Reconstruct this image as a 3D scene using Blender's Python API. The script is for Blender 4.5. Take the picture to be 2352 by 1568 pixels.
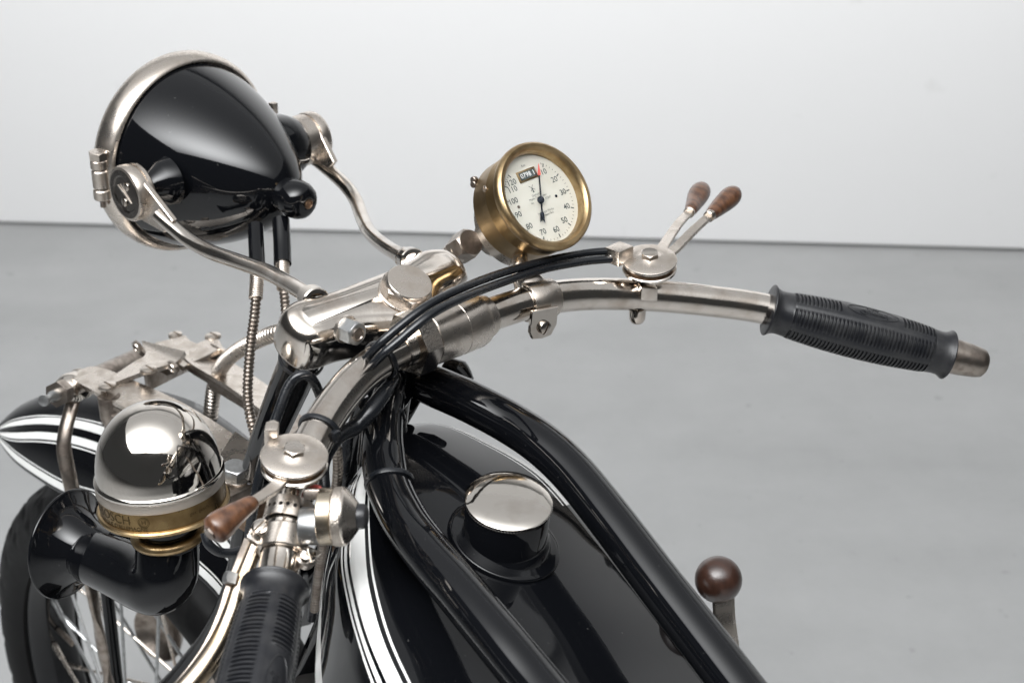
import bpy, bmesh, math, random
from mathutils import Vector, Matrix
random.seed(7)
V = Vector
PI = math.pi
scene = bpy.context.scene
C = scene.collection
for o in list(bpy.data.objects):
    bpy.data.objects.remove(o)

# ------------------------------------------------------------------ camera
TH = math.radians(27.0)
FPX = 3410.0                      # focal length in units of a 2352 px wide picture
CAM = V((0, 0, 1.45))
cd = bpy.data.cameras.new('camera')
cam = bpy.data.objects.new('camera', cd)
C.objects.link(cam)
cam.location = CAM
cam.rotation_euler = (PI/2 - TH, 0, 0)
cd.sensor_width = 36
cd.lens = 36*FPX/2352
cd.clip_start = .02
cd.clip_end = 200
cd.dof.use_dof = True
cd.dof.focus_distance = 1.05
cd.dof.aperture_fstop = 10
scene.camera = cam

# ------------------------------------------------------------------ world and lamps
w = bpy.data.worlds.new('World')
scene.world = w
w.use_nodes = True
w.node_tree.nodes['Background'].inputs[0].default_value = (.93, .97, 1.0, 1)
w.node_tree.nodes['Background'].inputs[1].default_value = .05

def area(name, loc, target, sx, sy, energy, color=(1, 1, 1)):
    l = bpy.data.lights.new(name, 'AREA')
    l.shape = 'RECTANGLE'; l.size = sx; l.size_y = sy; l.energy = energy; l.color = color
    o = bpy.data.objects.new(name, l); C.objects.link(o)
    o.location = loc
    o.rotation_euler = (V(target)-V(loc)).to_track_quat('-Z', 'Y').to_euler()
    return o
# one wide bounce panel overhead, hottest near its rear edge where the flash is aimed
SX_, SY_ = 5.6, 4.7
pan = area('bounce_panel_lamp', (.3, .85, 3.0), (.3, .85, 0), SX_, SY_, PI*SX_*SY_, (.975, .988, 1))
pan.rotation_euler = (0, 0, 0)
pl = pan.data; pl.use_nodes = True
n_, l_ = pl.node_tree.nodes, pl.node_tree.links
em = n_['Emission']
ge = n_.new('ShaderNodeNewGeometry'); sx = n_.new('ShaderNodeSeparateXYZ'); l_.new(ge.outputs['Parametric'], sx.inputs[0])
def mth(op, a, b=None):
    k = n_.new('ShaderNodeMath'); k.operation = op
    for i, x in enumerate((a, b)):
        if x is None: continue
        if isinstance(x, (int, float)): k.inputs[i].default_value = x
        else: l_.new(x, k.inputs[i])
    return k.outputs[0]
HOT, BASE = 17.0, .56
dy = mth('DIVIDE', mth('SUBTRACT', sx.outputs[1], .20), .20)
dx = mth('DIVIDE', mth('SUBTRACT', sx.outputs[0], .27), .30)
g_ = mth('EXPONENT', mth('MULTIPLY', mth('ADD', mth('MULTIPLY', dy, dy), mth('MULTIPLY', dx, dx)), -1.0))
l_.new(mth('ADD', mth('MULTIPLY', g_, HOT), BASE), em.inputs['Strength'])
wl = area('wall_fill_light', (.15, 1.15, 2.7), (.15, 3.45, 1.5), 4.2, .35, 25)  # added fill that brightens the wall, not a known source
wl.data.spread = math.radians(80)

scene.view_settings.view_transform = 'Standard'
scene.view_settings.look = 'None'
scene.view_settings.exposure = 0
scene.view_settings.gamma = 1
scene.render.engine = 'CYCLES'
scene.cycles.max_bounces = 8

# ------------------------------------------------------------------ frames of reference
cX = V((1, 0, 0)); cY = V((0, math.sin(TH), math.cos(TH))); cZ = V((0, math.cos(TH), -math.sin(TH)))
def D(x, y, z):                    # camera-space direction to world
    return cX*x + cY*y + cZ*z
def P(u, v, z):                    # picture point (2352 wide) at depth z
    return CAM + D((u-1176)/FPX*z, (784-v)/FPX*z, z)
def ray(u, v):
    return D((u-1176)/FPX, (784-v)/FPX, 1).normalized()
def on_plane(u, v, p, n):
    r = ray(u, v)
    return CAM + r*((p-CAM).dot(n)/r.dot(n))
def axis_at(u, v, ratio, dx, dy):  # axis of a disc seen as an ellipse of that ratio, tilted along (dx, dy up)
    r = ray(u, v)
    lat = cX*dx + cY*dy
    lat = (lat - r*lat.dot(r)).normalized()
    return (-r*ratio + lat*math.sqrt(1-ratio*ratio)).normalized()
UP = V((0, 0, 1))
LB = D(.697, .327, .638); LB.z = 0; LB.normalize()      # along the handlebar, to the right hand
FB = UP.cross(LB); FB.normalize()                       # where the steered front points
if FB.y < 0: FB = -FB
RAKE = math.radians(27)
ST = (-UP*math.cos(RAKE) + FB*math.sin(RAKE)).normalized()   # down the steering axis
FS = (FB*math.cos(RAKE) + UP*math.sin(RAKE)).normalized()
LF = D(.866, .227, .446); LF.z = 0; LF.normalize()      # across the frame
FF = UP.cross(LF)
if FF.y < 0: FF = -FF

# ------------------------------------------------------------------ materials
def nt(m): return m.node_tree.nodes, m.node_tree.links
def mat(name, col, rough=.4, metal=0, col2=None, scale=60, lo=.45, hi=.7, rough2=None, bump=0, bscale=400, spec=.5, coat=0, stretch=None, detail=4, trans=0, ior=1.5):
    m = bpy.data.materials.new(name); m.use_nodes = True
    n, l = nt(m)
    b = n['Principled BSDF']
    b.inputs['Base Color'].default_value = (*col, 1)
    b.inputs['Roughness'].default_value = rough
    b.inputs['Metallic'].default_value = metal
    b.inputs['Specular IOR Level'].default_value = spec
    b.inputs['IOR'].default_value = ior
    b.inputs['Coat Weight'].default_value = coat
    b.inputs['Coat Roughness'].default_value = .03
    b.inputs['Transmission Weight'].default_value = trans
    tc = n.new('ShaderNodeTexCoord')
    mp = n.new('ShaderNodeMapping'); l.new(tc.outputs['Object'], mp.inputs[0])
    if stretch: mp.inputs['Scale'].default_value = stretch
    if col2 or rough2 is not None:
        no = n.new('ShaderNodeTexNoise'); no.inputs['Scale'].default_value = scale; no.inputs['Detail'].default_value = detail
        l.new(mp.outputs[0], no.inputs['Vector'])
        mr = n.new('ShaderNodeMapRange'); mr.inputs[1].default_value = lo; mr.inputs[2].default_value = hi
        l.new(no.outputs[0], mr.inputs[0])
        if col2:
            mx = n.new('ShaderNodeMix'); mx.data_type = 'RGBA'
            mx.inputs[6].default_value = (*col, 1); mx.inputs[7].default_value = (*col2, 1)
            l.new(mr.outputs[0], mx.inputs[0]); l.new(mx.outputs[2], b.inputs['Base Color'])
        if rough2 is not None:
            r2 = n.new('ShaderNodeMapRange'); r2.inputs[3].default_value = rough; r2.inputs[4].default_value = rough2
            l.new(mr.outputs[0], r2.inputs[0]); l.new(r2.outputs[0], b.inputs['Roughness'])
    if bump:
        nb = n.new('ShaderNodeTexNoise'); nb.inputs['Scale'].default_value = bscale; nb.inputs['Detail'].default_value = 3
        l.new(mp.outputs[0], nb.inputs['Vector'])
        bp = n.new('ShaderNodeBump'); bp.inputs['Strength'].default_value = bump; bp.inputs['Distance'].default_value = .001
        l.new(nb.outputs[0], bp.inputs['Height']); l.new(bp.outputs[0], b.inputs['Normal'])
    return m

NICKEL = mat('polished_nickel', (.66, .61, .555), .12, 1, (.46, .39, .33), 55, .48, .78, .26, bump=.04, bscale=500)
NICKEL_S = mat('satin_nickel', (.66, .60, .54), .27, 1, (.50, .44, .38), 90, .45, .75, .38, bump=.06, bscale=700)
NICKEL_M = mat('mirror_nickel', (.66, .62, .57), .06, 1, (.52, .47, .42), 45, .5, .8, .15, bump=.02, bscale=250)
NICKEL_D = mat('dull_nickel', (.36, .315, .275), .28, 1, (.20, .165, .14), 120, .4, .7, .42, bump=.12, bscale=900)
YNICKEL = mat('yellowed_nickel', (.44, .375, .30), .22, 1, (.36, .26, .15), 60, .4, .7, .34, bump=.06, bscale=600)
STEEL = mat('zinc_steel', (.48, .49, .49), .32, 1, (.36, .36, .36), 200, .4, .7, .42)
BLACK = mat('black_enamel', (.0030, .0033, .0042), .045, 0, (.055, .055, .052), rough2=.12, scale=260, lo=.70, hi=.82, spec=.42, bump=.012, bscale=90)
RUBBER = mat('black_rubber', (.0095, .010, .012), .30, 0, (.022, .022, .023), 70, .42, .75, .44, bump=.12, bscale=1500, spec=.45)
CABLE = mat('black_cable', (.008, .009, .011), .22, 0, None, rough2=.34, scale=120, bump=.08, bscale=900)
TYRE = mat('tyre_rubber', (.0035, .0035, .0038), .5, 0, (.008, .008, .008), 60, .4, .7, .6, bump=.15, bscale=600, spec=.15)
BRASS = mat('aged_brass', (.26, .18, .085), .26, 1, (.17, .11, .05), 70, .42, .68, .34, bump=.06, bscale=600)
BRASS_L = mat('worn_brass', (.43, .315, .175), .33, 1, (.31, .21, .105), 120, .4, .7, .34, bump=.06, bscale=700)
BRASS_B = mat('brushed_brass', (.36, .25, .125), .32, 1, (.25, .165, .075), 50, .4, .7, .38, bump=.05, bscale=700)
BRONZE = mat('tarnished_bronze', (.30, .20, .13), .34, 1, (.16, .10, .07), 150, .4, .7, .5)
WHITE = mat('white_lining_paint', (.80, .80, .78), .06, 0, (.74, .74, .72), 40, .4, .7)
DIAL = mat('cream_dial', (.52, .505, .445), .5, 0, (.46, .44, .37), 55, .52, .8)
INK = mat('dial_ink', (.055, .068, .066), .5)
INK_S = mat('engraving', (.10, .07, .032), .5, 1)
RED = mat('red_paint', (.66, .11, .09), .4)
BLUED = mat('blued_steel', (.06, .07, .09), .25, .8)
DARK = mat('dark_recess', (.015, .013, .012), .7)
GLASS = mat('clear_glass', (1, 1, 1), 0, 0, trans=1, ior=1.03)
NICKEL_REFL = mat('nickel_dark_reflection', (.13, .12, .11), .25, 1, (.08, .07, .065), 90, .4, .7, .35, bump=.1, bscale=700)  # reflection of the dark room put into the nickel colour
TAN = mat('worn_plate', (.46, .40, .32), .27, 1, (.30, .23, .15), 80, .4, .7, .36)
LENS = mat('lens_glass', (.85, .9, .9), .03, 0, spec=.6)

def wood(name, a, b, rough):
    m = mat(name, a, rough, bump=.15, bscale=900, stretch=None)
    n, l = nt(m)
    bs = n['Principled BSDF']
    tc = n.new('ShaderNodeTexCoord')
    wv = n.new('ShaderNodeTexWave'); wv.inputs['Scale'].default_value = 40; wv.inputs['Distortion'].default_value = 9
    wv.inputs['Detail'].default_value = 3; wv.inputs['Detail Scale'].default_value = 1.2; wv.bands_direction = 'DIAGONAL'
    l.new(tc.outputs['Object'], wv.inputs['Vector'])
    no = n.new('ShaderNodeTexNoise'); no.inputs['Scale'].default_value = 420; no.inputs['Detail'].default_value = 5
    mp = n.new('ShaderNodeMapping'); mp.inputs['Scale'].default_value = (1, 1, .25); mp.inputs['Rotation'].default_value = (.6, .7, .2)
    l.new(tc.outputs['Object'], mp.inputs[0]); l.new(mp.outputs[0], no.inputs['Vector'])
    mi = n.new('ShaderNodeMix'); mi.data_type = 'FLOAT'; mi.inputs[0].default_value = .72
    l.new(wv.outputs['Fac'], mi.inputs[2]); l.new(no.outputs[0], mi.inputs[3])
    cr = n.new('ShaderNodeValToRGB')
    cr.color_ramp.elements[0].position = .25; cr.color_ramp.elements[0].color = (*b, 1)
    cr.color_ramp.elements[1].position = .72; cr.color_ramp.elements[1].color = (*a, 1)
    l.new(mi.outputs[0], cr.inputs[0]); l.new(cr.outputs[0], bs.inputs['Base Color'])
    bs.inputs['Coat Weight'].default_value = .35; bs.inputs['Coat Roughness'].default_value = .2
    return m
WOOD = wood('oiled_wood', (.122, .055, .027), (.040, .015, .007), .36)
WOOD_D = wood('dark_wood', (.034, .0145, .009), (.022, .0095, .006), .32)

def knurl(name, col, metal, rough, scale):
    m = mat(name, col, rough, metal)
    n, l = nt(m)
    tc = n.new('ShaderNodeTexCoord')
    vo = n.new('ShaderNodeTexVoronoi'); vo.inputs['Scale'].default_value = scale
    l.new(tc.outputs['Object'], vo.inputs['Vector'])
    bp = n.new('ShaderNodeBump'); bp.inputs['Strength'].default_value = .6; bp.inputs['Distance'].default_value = .0005; bp.invert = True
    l.new(vo.outputs[0], bp.inputs['Height']); l.new(bp.outputs[0], n['Principled BSDF'].inputs['Normal'])
    return m
KNURL = knurl('knurled_nickel', (.55, .49, .43), 1, .30, 1500)

# floor and wall
def floor_mat():
    m = mat('painted_concrete', (.378, .381, .380), .36, 0, (.345, .348, .347), 1.3, .35, .68, .5, bump=.05, bscale=60, stretch=(1, 3.2, 1), detail=7, spec=.4)
    n, l = nt(m)
    b = n['Principled BSDF']
    src = b.inputs['Base Color'].links[0].from_socket
    tc = n.new('ShaderNodeTexCoord')
    no = n.new('ShaderNodeTexNoise'); no.inputs['Scale'].default_value = 9; no.inputs['Detail'].default_value = 8; no.inputs['Roughness'].default_value = .7
    l.new(tc.outputs['Object'], no.inputs['Vector'])
    mr = n.new('ShaderNodeMapRange'); mr.inputs[1].default_value = .3; mr.inputs[2].default_value = .75; mr.inputs[3].default_value = 1.03; mr.inputs[4].default_value = .93
    l.new(no.outputs[0], mr.inputs[0])
    mx = n.new('ShaderNodeVectorMath'); mx.operation = 'SCALE'
    l.new(src, mx.inputs[0]); l.new(mr.outputs[0], mx.inputs[3])
    sp = n.new('ShaderNodeTexNoise'); sp.inputs['Scale'].default_value = 24; sp.inputs['Detail'].default_value = 2
    l.new(tc.outputs['Object'], sp.inputs['Vector'])
    m2 = n.new('ShaderNodeMapRange'); m2.inputs[1].default_value = .70; m2.inputs[2].default_value = .76; m2.inputs[3].default_value = 1; m2.inputs[4].default_value = .80
    l.new(sp.outputs[0], m2.inputs[0])
    x2 = n.new('ShaderNodeVectorMath'); x2.operation = 'SCALE'
    l.new(mx.outputs[0], x2.inputs[0]); l.new(m2.outputs[0], x2.inputs[3])
    l.new(x2.outputs[0], b.inputs['Base Color'])
    return m
FLOOR = floor_mat()
WALL = mat('white_wall', (.82, .82, .82), .75, 0, (.70, .70, .69), 9, .70, .84, bump=.08, bscale=40)

# ------------------------------------------------------------------ mesh helpers
class M:
    def __init__(s): s.v = []; s.f = []; s.m = []
    def add(s, vs, fs, mi=0):
        k = len(s.v); s.v += [V(x) for x in vs]
        for f in fs: s.f.append([i+k for i in f]); s.m.append(mi)
        return s
    def join(s, o, mi=None):
        k = len(s.v); s.v += o.v
        for f, m in zip(o.f, o.m): s.f.append([i+k for i in f]); s.m.append(m if mi is None else mi)
        return s
WLOC = {}
def obj(name, m, mats, parent=None, sharp=35, smooth=True, kind=None, label=None, fix=True):
    if not isinstance(mats, (list, tuple)): mats = [mats]
    me = bpy.data.meshes.new(name)
    lo = V((min(v.x for v in m.v), min(v.y for v in m.v), min(v.z for v in m.v)))
    hi = V((max(v.x for v in m.v), max(v.y for v in m.v), max(v.z for v in m.v)))
    c = (lo+hi)/2
    me.from_pydata([tuple(v-c) for v in m.v], [], m.f)
    for t in mats: me.materials.append(t)
    for p, mi in zip(me.polygons, m.m): p.material_index = mi
    if fix:
        bm = bmesh.new(); bm.from_mesh(me)
        bmesh.ops.recalc_face_normals(bm, faces=bm.faces)
        bm.to_mesh(me); bm.free()
    if smooth:
        for p in me.polygons: p.use_smooth = True
        me.set_sharp_from_angle(angle=math.radians(sharp))
    me.update()
    o = bpy.data.objects.new(name, me); C.objects.link(o)
    if parent is not None:
        o.parent = parent; o.location = c - WLOC[parent.name]
    else: o.location = c
    WLOC[o.name] = c
    if kind: o['kind'] = kind
    if label: o['label'] = label
    return o

def perp(a):
    a = a.normalized()
    t = V((0, 0, 1)) if abs(a.z) < .9 else V((1, 0, 0))
    x = t.cross(a).normalized()
    return x, a.cross(x).normalized()

def lathe(prof, o, ax, n=48, mi=0, xref=None):
    m = M(); ax = ax.normalized(); x, y = perp(ax)
    if xref is not None:
        x = (xref - ax*xref.dot(ax)).normalized(); y = ax.cross(x)
    rings = []
    for r, h in prof:
        if r < 1e-6:
            rings.append([len(m.v)]); m.v.append(o+ax*h)
        else:
            rings.append(list(range(len(m.v), len(m.v)+n)))
            for i in range(n):
                a = 2*PI*i/n; m.v.append(o+ax*h+(x*math.cos(a)+y*math.sin(a))*r)
    for a, b in zip(rings, rings[1:]):
        for i in range(n):
            j = (i+1) % n
            if len(a) == 1 and len(b) == 1: continue
            if len(a) == 1: f = [a[0], b[i], b[j]]
            elif len(b) == 1: f = [a[i], a[j], b[0]]
            else: f = [a[i], a[j], b[j], b[i]]
            m.f.append(f); m.m.append(mi)
    return m

def cyl(o, ax, r, h, n=40, bev=.0004, mi=0):
    b = min(bev, r*.4, h*.4)
    return lathe([(0, 0), (r-b, 0), (r, b), (r, h-b), (r-b, h), (0, h)], o, ax, n, mi)

def crom(pts, per=12, closed=False):
    pts = [V(p) for p in pts]; out = []
    n = len(pts)
    rng = range(n if closed else n-1)
    for i in rng:
        if closed:
            p0, p1, p2, p3 = pts[(i-1) % n], pts[i], pts[(i+1) % n], pts[(i+2) % n]
        else:
            p1, p2 = pts[i], pts[i+1]
            p0 = pts[i-1] if i else p1*2-p2
            p3 = pts[i+2] if i+2 < n else p2*2-p1
        for k in range(per):
            t = k/per
            out.append(.5*((2*p1)+(p2-p0)*t+(2*p0-5*p1+4*p2-p3)*t*t+(3*p1-p0-3*p2+p3)*t**3))
    if not closed: out.append(pts[-1])
    return out
def lerp_list(vals, per):
    out = []
    for a, b in zip(vals, vals[1:]):
        for k in range(per): out.append(a+(b-a)*k/per)
    out.append(vals[-1]); return out
def frames(path, up=None):
    T = []
    for i in range(len(path)):
        a = path[max(i-1, 0)]; b = path[min(i+1, len(path)-1)]
        T.append((b-a).normalized())
    x = perp(T[0])[0]; fr = []
    for t in T:
        if up is not None: x = up.cross(t)
        x = (x - t*x.dot(t)).normalized()
        fr.append((t, x, t.cross(x)))
    return fr
def sweep(path, prof_fn, up=None, caps=True, mi=0):
    """prof_fn(i, s) -> list of (a, b) cross-section points, s = arc length"""
    m = M(); fr = frames(path, up); s = 0; rings = []
    for i, p in enumerate(path):
        if i: s += (p-path[i-1]).length
        pr = prof_fn(i, s); t, x, y = fr[i]
        rings.append(list(range(len(m.v), len(m.v)+len(pr))))
        for a, b in pr: m.v.append(p+x*a+y*b)
    k = len(rings[0])
    for a, b in zip(rings, rings[1:]):
        for i in range(k):
            j = (i+1) % k
            m.f.append([a[i], a[j], b[j], b[i]]); m.m.append(mi)
    if caps:
        m.f.append(rings[0][::-1]); m.m.append(mi); m.f.append(rings[-1]); m.m.append(mi)
    return m
def circ(r, n=20, e=1): return [(r*math.cos(2*PI*i/n), r*e*math.sin(2*PI*i/n)) for i in range(n)]
def tube(pts, r, n=20, per=10, caps=True, raw=False):
    path = pts if raw else crom(pts, per)
    if isinstance(r, (list, tuple)):
        rr = r if raw else lerp_list(list(r), per)
    else: rr = [r]*len(path)
    return sweep(path, lambda i, s: circ(rr[i], n), caps=caps)
def PT(l): return [P(*q) for q in l]
def coil(pts, r, pitch, depth=.18, n=16):
    base = crom(pts, 40); path = [base[0]]
    step = pitch/6
    acc = 0
    for a, b in zip(base, base[1:]):
        d = (b-a).length
        while acc+step <= d+1e-12:
            acc += step; path.append(a+(b-a)*(acc/d))
        acc -= d
    def pf(i, s):
        ph = i % 6
        k = [1-depth, 1-depth*.15, 1, 1, 1-depth*.15, 1-depth][ph]
        return circ(r*k, n)
    return sweep(path, pf)
def rrect(w, h, b):
    w /= 2; h /= 2
    return [(-w+b, -h), (w-b, -h), (w, -h+b), (w, h-b), (w-b, h), (-w+b, h), (-w, h-b), (-w, -h+b)]
def strap(pts, width, thick, up, per=10, bev=.0005):
    path = crom(pts, per)
    ws = lerp_list(list(width), per) if isinstance(width, (list, tuple)) else [width]*len(path)
    return sweep(path, lambda i, s: rrect(ws[i], thick, min(bev, thick*.3)), up=up)
def hexa(o, ax, r, h, n=6, ch=.14, ref=None, dome=0):
    m = M(); ax = ax.normalized(); x, y = perp(ax)
    if ref is not None:
        x = (ref-ax*ref.dot(ax)).normalized(); y = ax.cross(x)
    k = n*4; rings = []
    def hexr(a):
        q = 2*PI/n; b = (a % q)-q/2
        return math.cos(q/2)/math.cos(b)
    inr = math.cos(PI/n)
    for f, hh in ((1, 0), (1, h*(1-ch)), (None, h)):
        ring = []
        for i in range(k):
            a = 2*PI*i/k; rr = r*(inr*.96 if f is None else hexr(a)); z = hh
            if f is not None and hh > 0: z = h - h*ch*(hexr(a)-inr*.96)/(1-inr*.96)*1.0
            ring.append(len(m.v)); m.v.append(o+ax*z+(x*math.cos(a)+y*math.sin(a))*rr)
        rings.append(ring)
    for a, b in zip(rings, rings[1:]):
        for i in range(k):
            j = (i+1) % k; m.f.append([a[i], a[j], b[j], b[i]]); m.m.append(0)
    m.f.append(rings[0][::-1]); m.m.append(0)
    c = len(m.v); m.v.append(o+ax*(h+dome))
    for i in range(k): m.f.append([rings[2][i], rings[2][(i+1) % k], c]); m.m.append(0)
    return m
def box(o, x, y, z, sx, sy, sz, bev=.0006):
    """box centred at o with axes x, y, z (unit) and full sizes, chamfered"""
    bm = bmesh.new()
    bmesh.ops.create_cube(bm, size=1)
    bmesh.ops.scale(bm, vec=(sx, sy, sz), verts=bm.verts)
    bmesh.ops.bevel(bm, geom=list(bm.edges), offset=min(bev, min(sx, sy, sz)*.4), segments=2, affect='EDGES', profile=.6)
    m = M(); bm.verts.index_update()
    m.v = [o+x*v.co.x+y*v.co.y+z*v.co.z for v in bm.verts]
    for f in bm.faces: m.f.append([q.index for q in f.verts]); m.m.append(0)
    bm.free(); return m
def extrude(poly, n, thick, bev=.0006):
    """flat polygon (world points) thickened along n with bevelled rims"""
    m = M(); c = sum(poly, V((0, 0, 0)))/len(poly); k = len(poly)
    def ins(d):
        out = []
        for i in range(k):
            a = poly[i-1]; b = poly[i]; e = poly[(i+1) % k]
            t = ((b-a).normalized()+(e-b).normalized()).normalized()
            nn = t.cross(n).normalized()
            if (c-b).dot(nn) < 0 and k < 6: nn = -nn
            out.append(b+nn*d)
        return out
    # orientation
    ar = sum(((poly[i]-c).cross(poly[(i+1) % k]-c)).dot(n) for i in range(k))
    s = -1 if ar > 0 else 1
    rings = []
    for d, h in ((bev, 0), (0, bev), (0, thick-bev), (bev, thick)):
        pts = ins(d*s)
        rings.append(list(range(len(m.v), len(m.v)+k))); m.v += [p+n*h for p in pts]
    for a, b in zip(rings, rings[1:]):
        for i in range(k):
            j = (i+1) % k; m.f.append([a[i], a[j], b[j], b[i]]); m.m.append(0)
    m.f.append(rings[0][::-1]); m.m.append(0); m.f.append(rings[-1]); m.m.append(0)
    return m
def puff(outline, O, x, y, n, prof, close_bottom=True):
    """closed 2-D outline swept through (inset, height) rings: a cast body with rounded rims"""
    k = len(outline); m = M(); rings = []
    nor = []
    for i in range(k):
        a = outline[i-1]; b = outline[(i+1) % k]
        t = V((b[0]-a[0], b[1]-a[1])).normalized(); nor.append(V((t.y, -t.x)))
    ar = sum(outline[i][0]*outline[(i+1) % k][1]-outline[(i+1) % k][0]*outline[i][1] for i in range(k))
    s = 1 if ar > 0 else -1
    for d, h in prof:
        rings.append(list(range(len(m.v), len(m.v)+k)))
        for q, nn in zip(outline, nor):
            m.v.append(O+x*(q[0]-s*nn.x*d)+y*(q[1]-s*nn.y*d)+n*h)
    for a, b in zip(rings, rings[1:]):
        for i in range(k):
            j = (i+1) % k; m.f.append([a[i], a[j], b[j], b[i]]); m.m.append(0)
    m.f.append(rings[0][::-1]); m.m.append(0)
    m.f.append(rings[-1]); m.m.append(0)
    return m
def screw(o, ax, r, h, slot_dir, sw=None):
    """slotted cheese-head screw: two halves with a real slot between"""
    ax = ax.normalized(); sw = sw or r*.13
    sd = (slot_dir-ax*slot_dir.dot(ax)).normalized(); side = ax.cross(sd)
    out = M()
    pr = [(0, 0), (r, 0), (r, h*.45), (r*.93, h*.72), (r*.7, h*.92), (r*.35, h), (0, h)]
    for sg in (1, -1):
        q = lathe(pr, o, ax, 28)
        bm = bmesh.new(); vs = [bm.verts.new(v) for v in q.v]
        for f in q.f: bm.faces.new([vs[i] for i in f])
        g = bm.verts[:]+bm.edges[:]+bm.faces[:]
        res = bmesh.ops.bisect_plane(bm, geom=g, plane_co=o+side*sg*sw, plane_no=side*sg, clear_inner=True)
        bmesh.ops.holes_fill(bm, edges=[e for e in bm.edges if e.is_boundary])
        bm.verts.index_update(); k = len(out.v)
        out.v += [v.co.copy() for v in bm.verts]
        for f in bm.faces: out.f.append([v.index+k for v in f.verts]); out.m.append(0)
        bm.free()
    out.join(lathe([(0, 0), (r*.98, 0), (r*.98, h*.4), (0, h*.4)], o, ax, 28))
    return out
def torus(o, ax, R, r, n=48, k=12):
    pr = [(R+r*math.cos(2*PI*i/k), r*math.sin(2*PI*i/k)) for i in range(k+1)]
    return lathe(pr, o, ax, n)
def text(body, size, o, ex, ey, align='CENTER', lift=None, conv=None, extrude_=0, bold=0.0):
    cu = bpy.data.curves.new('lettering', 'FONT'); cu.body = body; cu.size = size; cu.align_x = align; cu.align_y = 'CENTER'
    cu.resolution_u = 3; cu.offset = size*bold; cu.extrude = extrude_
    ob = bpy.data.objects.new('lettering', cu); C.objects.link(ob)
    dg = bpy.context.evaluated_depsgraph_get(); dg.update()
    me = bpy.data.meshes.new_from_object(ob.evaluated_get(dg))
    m = M()
    for v in me.vertices:
        m.v.append(conv(v.co.x, v.co.y, v.co.z) if conv else o+ex*v.co.x+ey*v.co.y)
    for p in me.polygons: m.f.append(list(p.vertices)); m.m.append(0)
    bpy.data.objects.remove(ob); bpy.data.curves.remove(cu); bpy.data.meshes.remove(me)
    return m
def tie(p, ax, R, r=.0011):
    return lathe([(R, -.0019), (R+.0013, -.0016), (R+.0016, 0), (R+.0013, .0016), (R, .0019), (R-.0004, 0), (R, -.0019)], p, ax, 40)

# ------------------------------------------------------------------ setting
fl = M(); fl.add([(-9, -7, 0), (9, -7, 0), (9, 9, 0), (-9, 9, 0)], [[0, 1, 2, 3]])
obj('floor', fl, FLOOR, kind='structure', smooth=False, fix=False)
a = V((-1.302, 3.499, 0)); b = V((1.25, 3.327, 0)); dw = (b-a).normalized(); nw = V((dw.y, -dw.x, 0))
mid = (a+b)/2
obj('wall', box(mid - nw*.11 + V((0, 0, 2.008)), dw, nw, UP, 15, .22, 4.0, .004), WALL, kind='structure', sharp=30)

# ------------------------------------------------------------------ the motorcycle
ground = P(1000, 800, 1.03)
root = bpy.data.objects.new('motorcycle', None); C.objects.link(root)
root.location = (ground.x, ground.y, 0); WLOC[root.name] = V(root.location)
root.empty_display_size = .2
root['label'] = 'vintage black motorcycle with nickel handlebar, brass speedometer and white-lined tank and mudguard'
root['category'] = 'motorcycle'
# ---- handlebar
BARP = [(600, 1500, .824), (622, 1400, .845), (640, 1310, .868), (655, 1225, .884), (678, 1130, .90), (712, 1030, .922), (765, 935, .948), (835, 855, .975),
        (920, 803, 1.0), (1000, 768, 1.02), (1095, 733, 1.045), (1165, 709, 1.063), (1235, 689, 1.08), (1320, 677, 1.10), (1410, 675, 1.117), (1500, 679, 1.13),
        (1620, 690, 1.144), (1765, 711, 1.158), (1960, 762, 1.166), (2165, 812, 1.17), (2235, 829, 1.172)]
BR = .0122
bar_path = crom(PT(BARP), 14)
handlebar = obj('handlebar', sweep(bar_path, lambda i, s: circ(BR, 32)), NICKEL, root)
def bar_at(u, v):
    """nearest point of the bar to a picture point, and its direction"""
    r = ray(u, v); best = None
    for i, p in enumerate(bar_path):
        d = ((p-CAM) - r*(p-CAM).dot(r)).length
        if best is None or d < best[0]: best = (d, i)
    i = best[1]; a = bar_path[max(i-1, 0)]; b = bar_path[min(i+1, len(bar_path)-1)]
    # refine between neighbours
    t = (b-a).normalized(); q = bar_path[i]
    n = r.cross(t).normalized(); nn = t.cross(n)
    den = r.dot(t); w0 = q-CAM
    k = (w0.dot(r)*den - w0.dot(t))/(1-den*den)
    return q + t*max(-.01, min(.01, k)), t
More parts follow.
